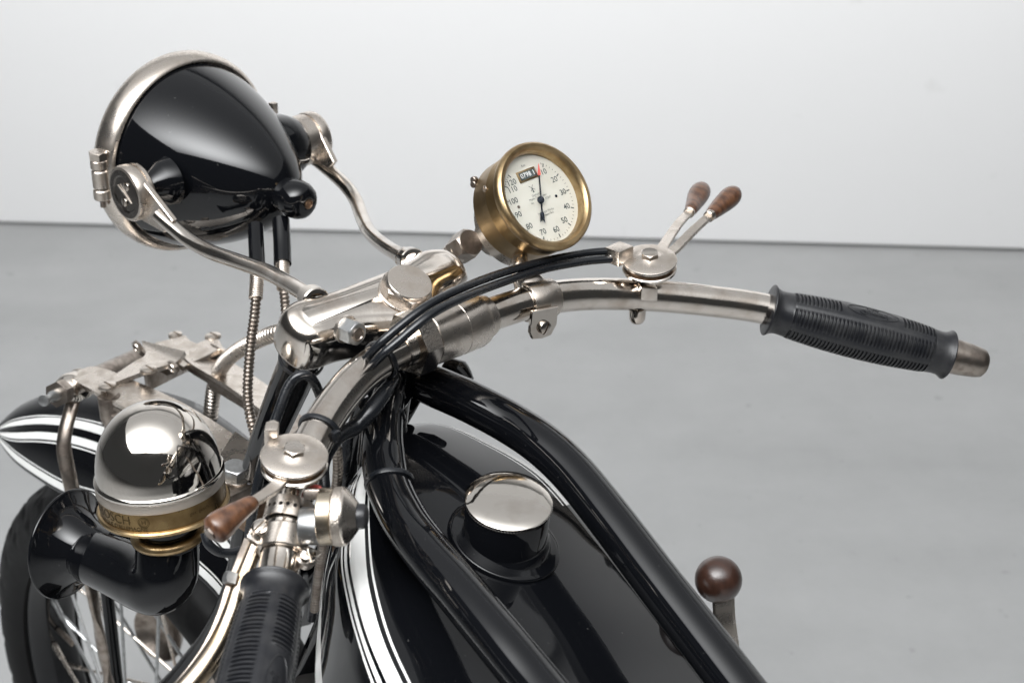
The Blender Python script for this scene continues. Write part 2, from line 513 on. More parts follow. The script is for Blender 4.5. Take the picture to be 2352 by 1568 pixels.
# chromed end of the far grip and the grips
def grip(start, direction, length, tilt, name='handlebar_grip', label=None, lettering=None):
    d = direction.normalized(); vt = CAM-(start+d*length*.4); vt = (vt-d*vt.dot(d)).normalized()
    sd_ = d.cross(vt); sd_ = sd_ if sd_.dot(cX*tilt[1]+cY*tilt[2]) > 0 else -sd_
    y = vt*math.cos(math.radians(tilt[0]))+sd_*math.sin(math.radians(tilt[0])); x = y.cross(d)
    NS, NA = 330, 84; m = M(); rings = []
    for i in range(NS+1):
        s = i/NS; z = s*length; ring = []
        q = min(1, max(0, (z-.004)/(length-.008)))
        base = .0160+.0046*math.sin(PI*q)**.85
        base += .0050*math.exp(-(z/.0048)**1.6) + .0042*math.exp(-((length-z)/.0048)**1.6)
        for e_ in (z, length-z):
            if e_ < .0016: base -= .0030*(1-math.sqrt(max(0, 1-(1-e_/.0016)**2)))
        for j in range(NA):
            a = 2*PI*j/NA; r = base
            if .016 < z < length-.017:
                b = (a % (PI/3)) - PI/6
                edge = abs(b)
                fade = min(1, (z-.016)/.002, (length-.017-z)/.002)
                r -= .0009*(1-math.cos(b)/math.cos(0))*8*0
                if edge > .33: r += .0003*fade - .0002
                sec = int(a/(PI/3))
                plain = (sec == 1 and .36*length < z < .70*length)
                if edge < .32 and not plain:
                    ph = (z/.0031) % 1
                    r += fade*(.0006 if ph < .5 else -.0010)
                if edge > .46: r += .0004*fade
            ring.append(len(m.v)); m.v.append(start+d*z+(x*math.cos(a)+y*math.sin(a))*r)
        rings.append(ring)
    for a, b in zip(rings, rings[1:]):
        for j in range(NA):
            k = (j+1) % NA; m.f.append([a[j], a[k], b[k], b[j]]); m.m.append(0)
    m.f.append(rings[0][::-1]); m.m.append(0); m.f.append(rings[-1]); m.m.append(0)
    g = obj(name, m, RUBBER, root, sharp=50, label=label)
    # raised oval badge with lettering on the plain field
    a0 = PI/2
    def conv(u, vv, lift):
        z = .53*length+u; q = max(0, min(1, (z-.010)/(length-.021)))
        r = .0160+.0046*math.sin(PI*min(1, max(0, (z-.004)/(length-.008))))**.85 + lift; a = a0+vv/.0195
        return start+d*z+(x*math.cos(a)+y*math.sin(a))*r
    bm_ = M(); K = 48
    for e, (ra, rb, lf) in enumerate(((.0215, .0074, .0001), (.0213, .0072, .00045), (.0206, .0066, .00045), (.0204, .0064, .0002))):
        for i in range(K):
            t = 2*PI*i/K; bm_.v.append(conv(ra*math.cos(t), rb*math.sin(t), lf))
    for e in range(3):
        for i in range(K): bm_.f.append([e*K+i, e*K+(i+1) % K, (e+1)*K+(i+1) % K, (e+1)*K+i]); bm_.m.append(0)
    obj('oval_border', bm_, RUBBER, g)
    t = M()
    for body, size, yy in lettering:
        t.join(text(body, size, None, None, None, conv=lambda X, Y, Z, yy=yy: conv(X, Y+yy, .0003+(.0003 if Z > 0 else 0)), extrude_=.001))
    obj('lettering', t, RUBBER, g, smooth=False)
    return g
gs, gt = bar_at(633, 1350)
grip(gs, P(600, 1500, .822)-gs, .150, (33, 1, 0), label='black ribbed rubber grip nearest the viewer',
     lettering=[('Super', .0078, .0018), ('GUMMI', .0038, -.0042)])
gs2 = P(1764, 711, 1.158)
ge2 = P(2178, 815, 1.17)
grip(gs2, ge2-gs2, (ge2-gs2).length, (60, 0, 1), label='black ribbed rubber grip on the far end of the bar',
     lettering=[('Gummi', .0078, .0022), ('SUPER', .0038, -.0042)])
gd2 = (ge2-gs2).normalized()
obj('bar_end', lathe([(0, 0), (.0142, 0), (.0136, .013), (.0122, .025), (.0110, .0295), (.0085, .0318), (0, .0324)], ge2-gd2*.001, gd2), NICKEL_D, handlebar)

# sleeve and nut round the middle of the bar
c0, t0 = bar_at(1060, 750)
def along(u, v): return bar_at(u, v)
s1, ts = bar_at(975, 780); s2, _ = bar_at(1098, 733)
ts = (s2-s1).normalized(); Ls = (s2-s1).length
obj('bar_clamp', lathe([(0, 0), (.0185, 0), (.0196, .001), (.0199, Ls*.52), (.0197, Ls*.525), (.0197, Ls*.535), (.0199, Ls*.54), (.0198, Ls*.90), (.0188, Ls*.97), (.0160, Ls), (.0158, Ls*1.10), (.0150, Ls*1.16), (.0132, Ls*1.19), (0, Ls*1.19)], s1, ts, 64), NICKEL_S, root)
bc = bpy.data.objects['bar_clamp']
obj('clamp_nut', hexa(s1-ts*.0155, ts, .0226, .0155, ref=UP*.80+FB*.6, ch=.14), NICKEL, bc, sharp=20)
obj('thread', lathe([(.0126, -.001)]+[(.0139 if k % 2 else .0131, k*.0008) for k in range(10)]+[(.0126, .008)], s1-ts*.0225, ts), NICKEL, bc)

# ---- top yoke
nearl = P(716, 722, 1.0)
Y0 = nearl + LB*.065
NY = -ST
ol = [(-.082, .0), (-.078, .0145), (-.066, .0205), (-.05, .0192), (-.032, .0172), (0, .0165), (.025, .0165), (.042, .019), (.058, .021), (.074, .0145), (.079, 0), (.074, -.0145),
      (.06, -.020), (.043, -.022), (.033, -.030), (.022, -.037), (.008, -.040), (-.008, -.036), (-.02, -.031), (-.034, -.0255), (-.05, -.0215), (-.066, -.0205), (-.078, -.0145)]
ol = [(p.x, p.y) for p in crom([V((a, b, 0)) for a, b in ol], 6, closed=True)]
prof = [(.003, -.038), (.001, -.036), (0, -.033), (0, -.014)]
for k in range(1, 9):
    a = k/8*PI/2; prof.append((.0125*(1-math.cos(a)), -.014+.0125*math.sin(a)))
prof += [(.0128, -.0012)]
yoke = obj('top_yoke', puff(ol, Y0, LB, FS, NY, prof), NICKEL, root, sharp=50)
# stem nut
nb = Y0 + LB*.010 + FS*-.012 + NY*-.002
obj('washer', cyl(nb, NY, .0195, .0030), NICKEL_S, yoke)
obj('stem_nut', hexa(nb+NY*.003, NY, .0185, .0085, ref=LB, ch=.2), NICKEL_S, yoke, sharp=20)
obj('stem_cap', lathe([(0, .009), (.0168, .009), (.0170, .011), (.0166, .0128), (.0158, .0136), (0, .0138)], nb, NY), NICKEL_S, yoke)
# pinch bolts on the yoke
for (u, v, z, du, dv, dz, r) in ((797, 757, .990, .74, -.30, -.60, .0088),):
    p = P(u, v, z); ax = D(du, dv, dz).normalized()
    bolt = obj('pinch_bolt', hexa(p, ax, r, .0105, ref=UP), STEEL, yoke, sharp=20)
    obj('bolt_washer', cyl(p-ax*.003, ax, r*1.1, .003), NICKEL_S, yoke)
    obj('bolt_end', lathe([(r*.55, -.001), (r*.55, .0012), (r*.42, .0014), (r*.36, .0006), (0, .0006)], p+ax*.0105, ax, 24), NICKEL_D, yoke)
# neck from yoke down and back to the bar clamp
mid_s = s1+ts*Ls*.45
obj('clamp_neck', tube([Y0+LB*.012-FS*.01+NY*-.022, Y0+LB*.015-FS*.03+NY*-.018, mid_s-NY*.004], [.020, .018, .016], per=8), NICKEL_D, yoke)

# ---- headlight
C0 = P(439, 356, 1.32); AH = D(-.86, .375, .62).normalized()
LH = (LB - AH*LB.dot(AH)).normalized(); UH = LH.cross(AH)
if UH.z < 0: UH = -UH
prs = [(.0838*max(0, 1-(k/48)**1.35)**.56, -.006+.134*k/48) for k in range(48)]+[(.0838*(1-.993**1.35)**.56, -.006+.134*.993), (0, .128)]
head = obj('headlight', lathe(prs, C0, -AH, 96), BLACK, root, sharp=60)
obj('rim', lathe([(.079, -.024), (.0845, -.0235), (.0883, -.021), (.0903, -.016), (.0908, -.010), (.0902, -.004), (.0885, .001), (.0865, .0035), (.0845, .0042), (.0838, .003)], C0, -AH, 96), NICKEL_S, head)
obj('glass', lathe([(0, -.032), (.03, -.031), (.06, -.027), (.0792, -.0225)], C0, -AH, 64), LENS, head)
kb = C0 - AH*.1180 - UH*.001
kn = obj('tail_cap', lathe([(.012, -.014), (.0155, -.010), (.0148, 0), (.0150, .006), (.0163, .012), (.0166, .018), (.0160, .024), (.0140, .029), (.0105, .0322), (.0060, .0335), (.0045, .0334), (.0042, .0318), (0, .0318)], kb, -AH, 56), BLACK, head)
obj('cap_screw', lathe([(0, .0310), (.0040, .0310), (.0042, .0342), (.0030, .0348), (.0026, .0338), (0, .0338)], kb, -AH, 24), BRONZE, kn)
# rim hinge on the left
hp = P(232, 421, 1.262)
for hh, rr, ll in ((.0135, .0073, .0085), (-.004, .0070, .0165), (-.0145, .0073, .0095)):
    obj('hinge_knuckle', cyl(hp+UH*hh, UH, rr, ll, 32, .001), NICKEL_S, head)
obj('hinge_bolt', hexa(hp+UH*.0222, UH, .0082, .0068, ref=LH), NICKEL_S, head, sharp=20)
obj('hinge_pin', cyl(hp-UH*.022, UH, .0026, .008, 20), NICKEL_D, head)
obj('hinge_leaf', box(hp+LH*.009+UH*.0035, LH, UH, AH, .018, .014, .010, .001), NICKEL_S, head)
# pivots and arms
def pivot(sd, apex_uv, arm_pts, collar):
    ax = LB*sd
    q = (P(313, 447, 1.215)+P(703, 312, 1.34))/2
    hub = obj('pivot_hub', lathe([(0, .050), (.0205, .056), (.0185, .067), (.012, .075), (.0095, .081), (.014, .084), (.0165, .088), (0, .088)] if sd < 0 else [(0, .045), (.031, .050), (.029, .064), (.0245, .074), (.0195, .081), (.018, .088), (0, .088)], q, ax), BLACK, head)
    disc = obj('pivot_disc', lathe([(0, .084 if sd < 0 else .073), (.0215, .084 if sd < 0 else .073), (.0228, .0855 if sd < 0 else .0745), (.0228, .0885), (.0212, .0890), (.0212, .0898), (.0232, .0905), (.0236, .092), (.0236, .098), (.0226, .1002), (.0200, .1006), (.0165, .1004), (.0152, .0996), (.0148, .0992), (0, .0992)], q, ax, 64), NICKEL_S, head)
    if sd < 0:
        obj('pivot_face', lathe([(0, .0988), (.0205, .0988), (.0205, .1007), (.0160, .1008), (.0146, .0998), (0, .0998)], q, ax, 48), NICKEL_REFL, disc)
        fx = (-AH*.62+UH*-.35).normalized()
        for k in (1, -1):
            pp = q+ax*.0995 + (UH*.8 - AH*.25).normalized()*(.0078*k) + (-AH)*.001
            obj('face_screw', screw(pp, ax, .0039, .002, UH), NICKEL, disc)
        dd = (-AH*.8 - UH*.55).normalized()
        obj('index_bar', box(q+ax*.1002, dd, ax.cross(dd), ax, .0205, .0012, .0012, .0002), NICKEL, disc)
    pc = q+ax*.0885
    ap1 = on_plane(*apex_uv[0], pc, ax); ap2 = on_plane(*apex_uv[1], pc, ax)
    d = ((ap1+ap2)/2-pc).normalized(); e = ax.cross(d)
    if (ap1-ap2).dot(e) < 0: e = -e
    R = .0222
    poly = [pc+d*(R*math.cos(math.radians(a_)))+e*(R*math.sin(math.radians(a_))) for a_ in (62, 90, 130, 180, 230, 270, 298)]
    poly = [ap1]+poly+[ap2]
    fin = obj('arm_fin', extrude(poly, ax, .0052, .0008), NICKEL_S, head, sharp=30)
    pts = PT(arm_pts)
    arm = obj('support_arm', tube(pts, [.0060]*len(pts), n=28), NICKEL, head)
    a2, b2 = P(*arm_pts[-2]), P(*arm_pts[-1]); dd = (b2-a2).normalized()
    obj('ferrule', lathe([(.0052, -.0065), (.0092, -.006), (.0100, -.005), (.0100, .0055), (.0092, .0065), (.0065, .007)], b2-dd*.004, dd), NICKEL, arm)
    return disc
pivot(-1, ((408, 503), (388, 531)), [(364, 493, 1.200), (400, 524, 1.193), (438, 554, 1.184), (485, 579, 1.168), (545, 600, 1.142), (612, 624, 1.103), (664, 652, 1.065), (706, 678, 1.037), (725, 692, 1.022)], None)
pivot(1, ((766, 373), (745, 400)), [(732, 372, 1.338), (760, 395, 1.33), (795, 428, 1.31), (818, 462, 1.29), (832, 500, 1.26), (850, 535, 1.22), (884, 565, 1.17), (924, 589, 1.12), (948, 600, 1.09)], None)
obj('terminal', box(P(628, 248, 1.36), LH, UH, AH, .006, .010, .006), NICKEL_S, head)
# ferrule seats cast on the yoke
obj('arm_socket', tube([P(706, 679, 1.037), P(722, 692, 1.027), P(742, 709, 1.026), P(770, 735, 1.032)], [.0078, .0086, .0098, .0110], per=6), NICKEL, yoke)
obj('arm_socket', tube([P(924, 589, 1.12), P(945, 599, 1.115), P(968, 608, 1.117), P(995, 625, 1.122)], [.0078, .0086, .0098, .0110], per=6), NICKEL, yoke)

# sleeves and metal conduits under the headlight
cs = obj('cable_sleeve', tube([P(587, 520, 1.235), P(590, 590, 1.215), P(592, 628, 1.205)], .0066), BLACK, head)
cs2 = obj('cable_sleeve', tube([P(645, 505, 1.25), P(648, 560, 1.24), P(649, 606, 1.23)], .0074), BLACK, head)
obj('ribbed_boot', coil([P(590, 626, 1.205), P(589, 656, 1.202), P(587, 686, 1.198)], .0058, .0019, .14), NICKEL_S, cs)
obj('ribbed_boot', coil([P(649, 604, 1.23), P(650, 635, 1.225), P(651, 664, 1.22)], .0058, .0019, .14), NICKEL_S, cs2)
obj('metal_conduit', coil([P(588, 684, 1.20), P(584, 730, 1.20), P(577, 780, 1.20), (P(571, 850, 1.2)), P(569, 905, 1.2), P(574, 950, 1.2), P(585, 995, 1.2), P(600, 1050, 1.21)], .0043, .0034, .16), NICKEL_D, root)
obj('metal_conduit', coil([P(651, 660, 1.22), P(655, 700, 1.22), P(657, 740, 1.22), P(655, 800, 1.23), P(650, 850, 1.24)], .0041, .0034, .16), NICKEL_D, root)
obj('metal_conduit', coil([P(720, 752, 1.22), P(640, 763, 1.25), P(590, 782, 1.28), P(545, 806, 1.32), P(512, 838, 1.36), P(494, 880, 1.40), P(486, 930, 1.42), P(482, 980, 1.43)], .0074, .0046, .15), NICKEL_S, root)

# ---- speedometer
SN = D(.545, .266, -.795).normalized()
SX = (LB-SN*LB.dot(SN)).normalized(); SY = SN.cross(SX)
if SY.z < 0: SY = -SY
SC = P(1247, 452, 1.083)
spd = obj('speedometer', lathe([(0, -.0345), (.0375, -.0345), (.0392, -.0335), (.0398, -.0315), (.0398, -.016), (.0400, -.0155), (.0400, -.0145), (.0398, -.014), (.0400, -.004), (.0396, 0), (.036, -.001), (.036, -.008), (0, -.008)], SC, SN, 96), BRASS_B, root)
obj('bezel', lathe([(.0346, -.0090), (.0342, -.0005), (.0352, .0030), (.0372, .0050), (.0395, .0052), (.0412, .0038), (.0420, .0012), (.0418, -.0016), (.0408, -.0034), (.0398, -.0038)], SC, SN, 96), BRASS_L, spd)
DC = SC - SN*.0042
obj('dial', lathe([(0, 0), (.0343, 0), (.0343, -.001), (0, -.001)], DC, SN, 64), DIAL, spd)
dc = DC + SN*.0002 + SX*-.0010 + SY*-.0014
def dp(x, y, l=0): return dc+SX*x+SY*y+SN*l
def dial_quad(x0, y0, x1, y1, wd):
    d = V((x1-x0, y1-y0)); n = V((-d.y, d.x)).normalized()*wd/2
    return [dp(x0+n.x, y0+n.y), dp(x1+n.x, y1+n.y), dp(x1-n.x, y1-n.y), dp(x0-n.x, y0-n.y)]
ANG = {0: 26, 10: 37, 20: 64, 30: 91, 40: 118, 50: 146, 60: 174, 70: 204, 80: 233, 90: 261, 100: 286, 110: 308, 120: 327}
def ang(vv):
    k = int(vv//10)*10
    if k >= 120: return ANG[120]
    return ANG[k]+(ANG[k+10]-ANG[k])*(vv-k)/10
tk = M()
for vv in range(6, 121, 2):
    a_ = math.radians(ang(vv)); big = vv % 10 == 0
    r1 = .0308; r0 = .0278 if big else .0295
    tk.add(dial_quad(r0*math.sin(a_), r0*math.cos(a_), r1*math.sin(a_), r1*math.cos(a_), .0009 if big else .0004), [[0, 1, 2, 3]])
obj('tick_marks', tk, INK, spd, smooth=False, fix=False)
nm = M()
for k, a_ in ANG.items():
    if not k: continue
    a_ = math.radians(a_+(2.5 if k == 10 else 0)); r = .0242 if k < 100 else .0238
    x, y = r*math.sin(a_), r*math.cos(a_)
    if k == 120: x, y = -.0168, .0196
    nm.join(text(str(k), .0060, dp(x, y), SX, SY, bold=.012))
obj('numerals', nm, INK, spd, smooth=False, fix=False)
lt = M()
for body, size, x, y in (('Km', .0026, .000, .0284), ('Glashütter', .0023, .0, .0052), ('Mühle-Tachometer', .0023, .0, .0028), ('Nr.', .0022, -.007, .0), ('33347', .0024, .0085, .0),
                         ('Vereinigte Werke', .0022, .001, -.0088), ('Glashütte (Sa.)', .0022, .001, -.0112)):
    lt.join(text(body, size, dp(x, y), SX, SY))
# small windmill emblem
for q in (((-.0022, .0072), (-.0008, .0072), (-.0012, .0108), (-.0018, .0108)),): lt.add([dp(x, y) for x, y in q], [[0, 1, 2, 3]])
for a_ in (40, 130, 220, 310):
    a_ = math.radians(a_); lt.add(dial_quad(-.0015, .0108, -.0015+.003*math.sin(a_), .0108+.003*math.cos(a_), .0004), [[0, 1, 2, 3]])
obj('dial_lettering', lt, INK, spd, smooth=False, fix=False)
od = obj('odometer_frame', box(dp(-.0005, .0210, .0002), SX, SY, SN, .0182, .0084, .0012, .0005), BRASS_L, spd)
obj('odometer_window', box(dp(-.0005, .0210, .0008), SX, SY, SN, .0156, .0058, .0004, .0001), INK, od)
obj('odometer_digits', text('0798 1', .0052, dp(-.0005, .0210, .0013), SX, SY), WHITE, od, smooth=False, fix=False)
for x, y in ((.0163, -.0012), (-.0205, .0013)):
    obj('dial_rivet', lathe([(0, .0004), (.0011, .0003), (.0012, 0)], dp(x, y), SN, 20), BLUED if x > 0 else NICKEL_D, spd)
na = math.radians(26); nx, ny = math.sin(na), math.cos(na)
def npnt(s, t, l): return dp(nx*s+ny*t, ny*s-nx*t, l)
nd = M()
def nshape(pts, l0, l1, m):
    poly = [npnt(s, t, l0) for s, t in pts]; k = len(poly); top = [npnt(s, t, l1) for s, t in pts]
    m.add(poly+top, [list(range(k)), list(range(k, 2*k))]+[[i, (i+1) % k, k+(i+1) % k, k+i] for i in range(k)])
nshape([(-.0105, .0006), (.022, .0005), (.022, -.0005), (-.0105, -.0006)], .0016, .0021, nd)
nshape([(-.0085, 0), (-.0105, .0016), (-.0175, .0020), (-.0150, 0), (-.0175, -.0020), (-.0105, -.0016)], .0016, .0021, nd)
ned = obj('needle', nd, BLUED, spd, smooth=False)
rd = M(); nshape([(.0285, 0), (.0250, .0005), (.0220, .0010), (.0205, .0013), (.0195, .0010), (.0190, 0), (.0195, -.0010), (.0205, -.0013), (.0220, -.0010), (.0250, -.0005)], .0018, .0024, rd)
obj('needle_tip', rd, RED, ned, smooth=False)
obj('needle_boss', lathe([(0, .0030), (.0024, .0028), (.0028, .0020), (.0028, .0008)], dp(0, 0), SN, 28), BLUED, ned)
obj('cover_glass', lathe([(0, .0048), (.02, .0044), (.0345, .0030), (.0345, .0026), (.02, .0040), (0, .0044)], SC, SN, 64), GLASS, spd)
# back of the speedometer
obj('drive_ring', lathe([(0, -.034), (.0315, -.034), (.0332, -.0355), (.0332, -.047), (.0312, -.0495), (.021, -.053), (.0155, -.056), (.0155, -.075), (0, -.075)], SC-SY*.006, SN, 64), NICKEL_S, spd)
ga = P(1082, 556, 1.12)
obj('drive_nut', hexa(ga - SN*.018, SN, .0118, .018, ref=SX+SY*.5), NICKEL_D, spd, sharp=20)
obj('drive_spigot', tube([ga-SN*.013, ga-SN*.032-SY*.003, ga-SN*.06-SY*.016], [.0105, .0095, .0080]), NICKEL_S, spd)
sp = SC - SN*.022 - SX*.0402 + SY*.006
obj('case_screw', screw(on_plane(1114, 434, SC-SN*.022-SX*.036, (-SX+SN*.35).normalized()), (-SX*.9+SY*.35).normalized(), .0022, .001, SY), NICKEL_S, spd)
tn = SC - SN*.030 - SX*.041 + SY*.012
for k in (0, 1):
    obj('terminal_nut', cyl(P(1093, 412+k*10, 1.10), (-SX+SN*.2), .0026, .004), NICKEL_D, spd)
# bracket to the bar
b0, bt = bar_at(1236, 690)
br = obj('speedometer_clamp', lathe([(.0126, -.0125), (.0140, -.0125), (.0143, -.012), (.0143, .012), (.0140, .0125), (.0126, .0125)], b0, bt), NICKEL_S, root)
bu = (UP-bt*UP.dot(bt)).normalized(); bf = bt.cross(bu)
tb = P(1200, 585, 1.085)
bp_ = crom([P(1232, 684, 1.08), P(1219, 660, 1.079), P(1206, 638, 1.079), P(1198, 618, 1.081), P(1192, 600, 1.096), P(1190, 585, 1.115)], 8)
bw_ = lerp_list([.0125, .0130, .0105, .0090, .0105, .0120], 8)
obj('bracket_stem', sweep(bp_, lambda i, s: [(a_*bw_[i], b_*min(bw_[i], .0062)) for a_, b_ in circ(1, 28)], up=bt.cross(UP).normalized()), NICKEL_S, br, sharp=60)
tabp = b0-bu*.0135
ear = [tabp+bt*x+bu*y for x, y in ((-.011, .004), (-.012, -.008), (-.008, -.0125), (.006, -.0135), (.0115, -.009), (.011, .004))]
vn = (CAM-b0); vn = (vn-bt*vn.dot(bt)).normalized(); 
tp = P(1243, 748, 1.068)
vx = bt; vy = (bu*.75-vn*-.0).normalized()
ear = [tp+bt*x+bu*y for x, y in ((-.012, .014), (-.0125, -.002), (-.009, -.0078), (0, -.009), (.008, -.0078), (.0125, .0), (.012, .014))]
en = bt.cross(bu); en = en if en.dot(CAM-tp) > 0 else -en
obj('clamp_ear', extrude(ear, en, .003, .0006), NICKEL, br)
obj('clamp_screw', screw(tp+en*.003, (en+bu*.1), .0052, .0036, bu+bt*.5), NICKEL, br)
# ---- lever hubs
def lever_hub(u, v, z, ratio, dx, dy, R, label):
    ax = axis_at(u, v, ratio, dx, dy); o = P(u, v, z)
    hub = obj('control_hub', lathe([(0, .0028), (R*.26, .0028), (R*.30, .0024), (R*.42, .0012), (R*.6, .0006), (R*.94, 0), (R*.985, -.0005), (R, -.0014), (R*.985, -.0024), (R*.95, -.0026), (0, -.0026)], o, ax, 72), NICKEL_S, root, label=label)
    obj('sheave', lathe([(0, -.0025), (R*.86, -.0025), (R*.82, -.0045), (R*.86, -.0066), (0, -.0066)], o, ax, 56), BRONZE, hub)
    obj('lower_disc', lathe([(0, -.0066), (R*.95, -.0066), (R*.99, -.0072), (R*.99, -.0090), (R*.94, -.0100), (R*.5, -.0125), (0, -.0130)], o, ax, 72), NICKEL, hub)
    obj('hub_bolt', hexa(o+ax*.0024, ax, R*.335, R*.17, ref=D(.87, .2, .45), ch=.22, dome=.0003), NICKEL, hub, sharp=20)
    return hub, ax, o
hubL, axL, oL = lever_hub(676, 1043, .878, .66, 0.02, 1, .0201, 'nickel lever hub on the near side of the bar')
hubR, axR, oR = lever_hub(1492, 594, 1.112, .56, 0.03, 1, .0208, 'nickel double lever hub on the far side of the bar')
def wooden(pts, radii, m, parent, endnut=False, name='wooden_handle'):
    path = crom(pts, 8); rr = [p.x for p in crom([V((r, 0, 0)) for r in radii], 8)]
    h = obj(name, sweep(path, lambda i, s: circ(max(rr[i], .0003), 28)), m, parent, sharp=70)
    return h
# left lever
obj('lever_blade', strap(PT([(672, 1072, .874), (648, 1100, .868), (630, 1120, .864), (605, 1138, .858), (577, 1155, .852)]), [.0088, .0086, .0078, .0070, .0066], .0032, axL), NICKEL_S, hubL)
h = wooden(PT([(581, 1152, .852), (577, 1155, .851), (556, 1169, .847), (530, 1187, .842), (508, 1204, .838), (493, 1217, .835), (484, 1224, .8335)]),
       [.0038, .0048, .0058, .0074, .0087, .0085, .0058], WOOD, hubL)
nax = (P(486, 1223, .8335)-P(508, 1204, .838)).normalized()
obj('end_nut', hexa(P(484, 1224, .8335)-nax*.0012, nax, .0040, .0028, ref=UP), NICKEL_D, hubL, sharp=20)
lug = P(624, 996, .892)
obj('cable_lug', box(lug, cX, axL, cX.cross(axL), .0080, .013, .0085, .0012), NICKEL_S, hubL)
obj('cable_stop', cyl(P(627, 988, .895), axL, .0030, .006), NICKEL_S, hubL)
# right pair
for i, (b, hpt, rad) in enumerate((
        ([(1516, 578, 1.125), (1535, 548, 1.15), (1560, 512, 1.18), (1585, 486, 1.205)], [(1583, 490, 1.203), (1587, 482, 1.207), (1595, 466, 1.222), (1604, 448, 1.236), (1611, 437, 1.245), (1615, 428, 1.252)], [.0038, .0052, .0070, .0087, .0078, .0035]),
        ([(1528, 590, 1.120), (1555, 568, 1.135), (1592, 530, 1.155), (1632, 494, 1.175)], [(1629, 498, 1.174), (1635, 491, 1.177), (1652, 475, 1.187), (1672, 457, 1.198), (1684, 446, 1.204), (1692, 437, 1.209)], [.0038, .0052, .0070, .0084, .0075, .0035]))):
    up = axR
    off = axR*(-.0035 if i == 0 else -.0055)
    obj('lever_blade', strap([p for p in PT(b)], [.0084, .0080, .0076, .0068], .0030, up), NICKEL_S, hubR)
    p0, p1 = PT(b)[-2:]; dd = (p1-p0).normalized()
    obj('handle_collar', cyl(p1-dd*.004, dd, .0046, .007), NICKEL, hubR)
    wooden(PT(hpt), rad, WOOD, hubR)
obj('cable_block', box(P(1422, 583, 1.113), LB, FB, UP, .017, .014, .012, .001), NICKEL_S, hubR)
bq, bqt = bar_at(1488, 680)
obj('hub_foot', box(P(1484, 664, 1.116), bqt, axR, bqt.cross(axR), .014, .012, .016, .0015), NICKEL, hubR)
obj('hub_foot', box(P(668, 1092, .896), LB, axL, LB.cross(axL), .016, .012, .016, .0015), NICKEL_D, hubL)
obj('foot_bolt', lathe([(.006, -.004), (.0066, 0), (.0062, .006), (.0050, .0085), (.003, .0100), (0, .0104)], P(1464, 716, 1.128), -axR, 24), NICKEL, hubR)

# ---- twin control cables
for q, (dx, dz) in enumerate(((0, 0), (0, 0))):
    if q == 0: pts = [(1402, 576, 1.113), (1340, 582, 1.105), (1250, 600, 1.085), (1150, 628, 1.045), (1060, 662, 1.0), (985, 700, .972), (920, 748, .962), (862, 800, .962), (815, 855, .985), (785, 905, 1.02), (750, 970, 1.05)]
    else: pts = [(1402, 595, 1.110), (1340, 601, 1.10), (1250, 618, 1.08), (1150, 650, 1.04), (1065, 683, .995), (990, 722, .965), (925, 775, .958), (868, 825, .96), (826, 872, .985), (800, 910, 1.02), (765, 975, 1.05)]
    obj('control_cable', tube(PT(pts), .0030, n=16), CABLE, root)
for v_, z_ in ((577, 1.113), (595.5, 1.110)):
    obj('cable_ferrule', cyl(P(1398, v_, z_), LB, .0035, .010), NICKEL, hubR)
# looped cable beside the fork
obj('control_cable', tube(PT([(568, 1330, 1.0), (572, 1230, .985), (588, 1130, .97), (612, 1030, .965), (640, 945, .965), (664, 885, .965), (690, 861, .965), (712, 866, .97), (728, 890, .985), (745, 935, 1.02)]), .0034, n=16), CABLE, root)
obj('control_cable', tube(PT([(470, 1222, .93), (480, 1250, .93), (508, 1268, .935), (545, 1266, .94), (575, 1252, .945), (600, 1230, .95)]), .0030, n=16), CABLE, root)
obj('wiring_sheath', tube(PT([(905, 870, 1.0), (880, 905, .985), (850, 945, .975), (815, 980, .97), (775, 1005, .955), (742, 1060, .945), (742, 1120, .94), (748, 1180, .94)]), [.0035, .0052, .0060, .0054, .0048, .0048, .0048, .0045], n=18), CABLE, root)
# rubber ties round the bar
for (u, v) in ((876, 827), (733, 985)):
    q, t = bar_at(u, v)
    tt = obj('cable_tie', tie(q, (t+UP*.10).normalized(), .0126), CABLE, root)
obj('tie_head', box(P(770, 1000, .925), LB, FB, UP, .005, .005, .007, .001), CABLE, root)

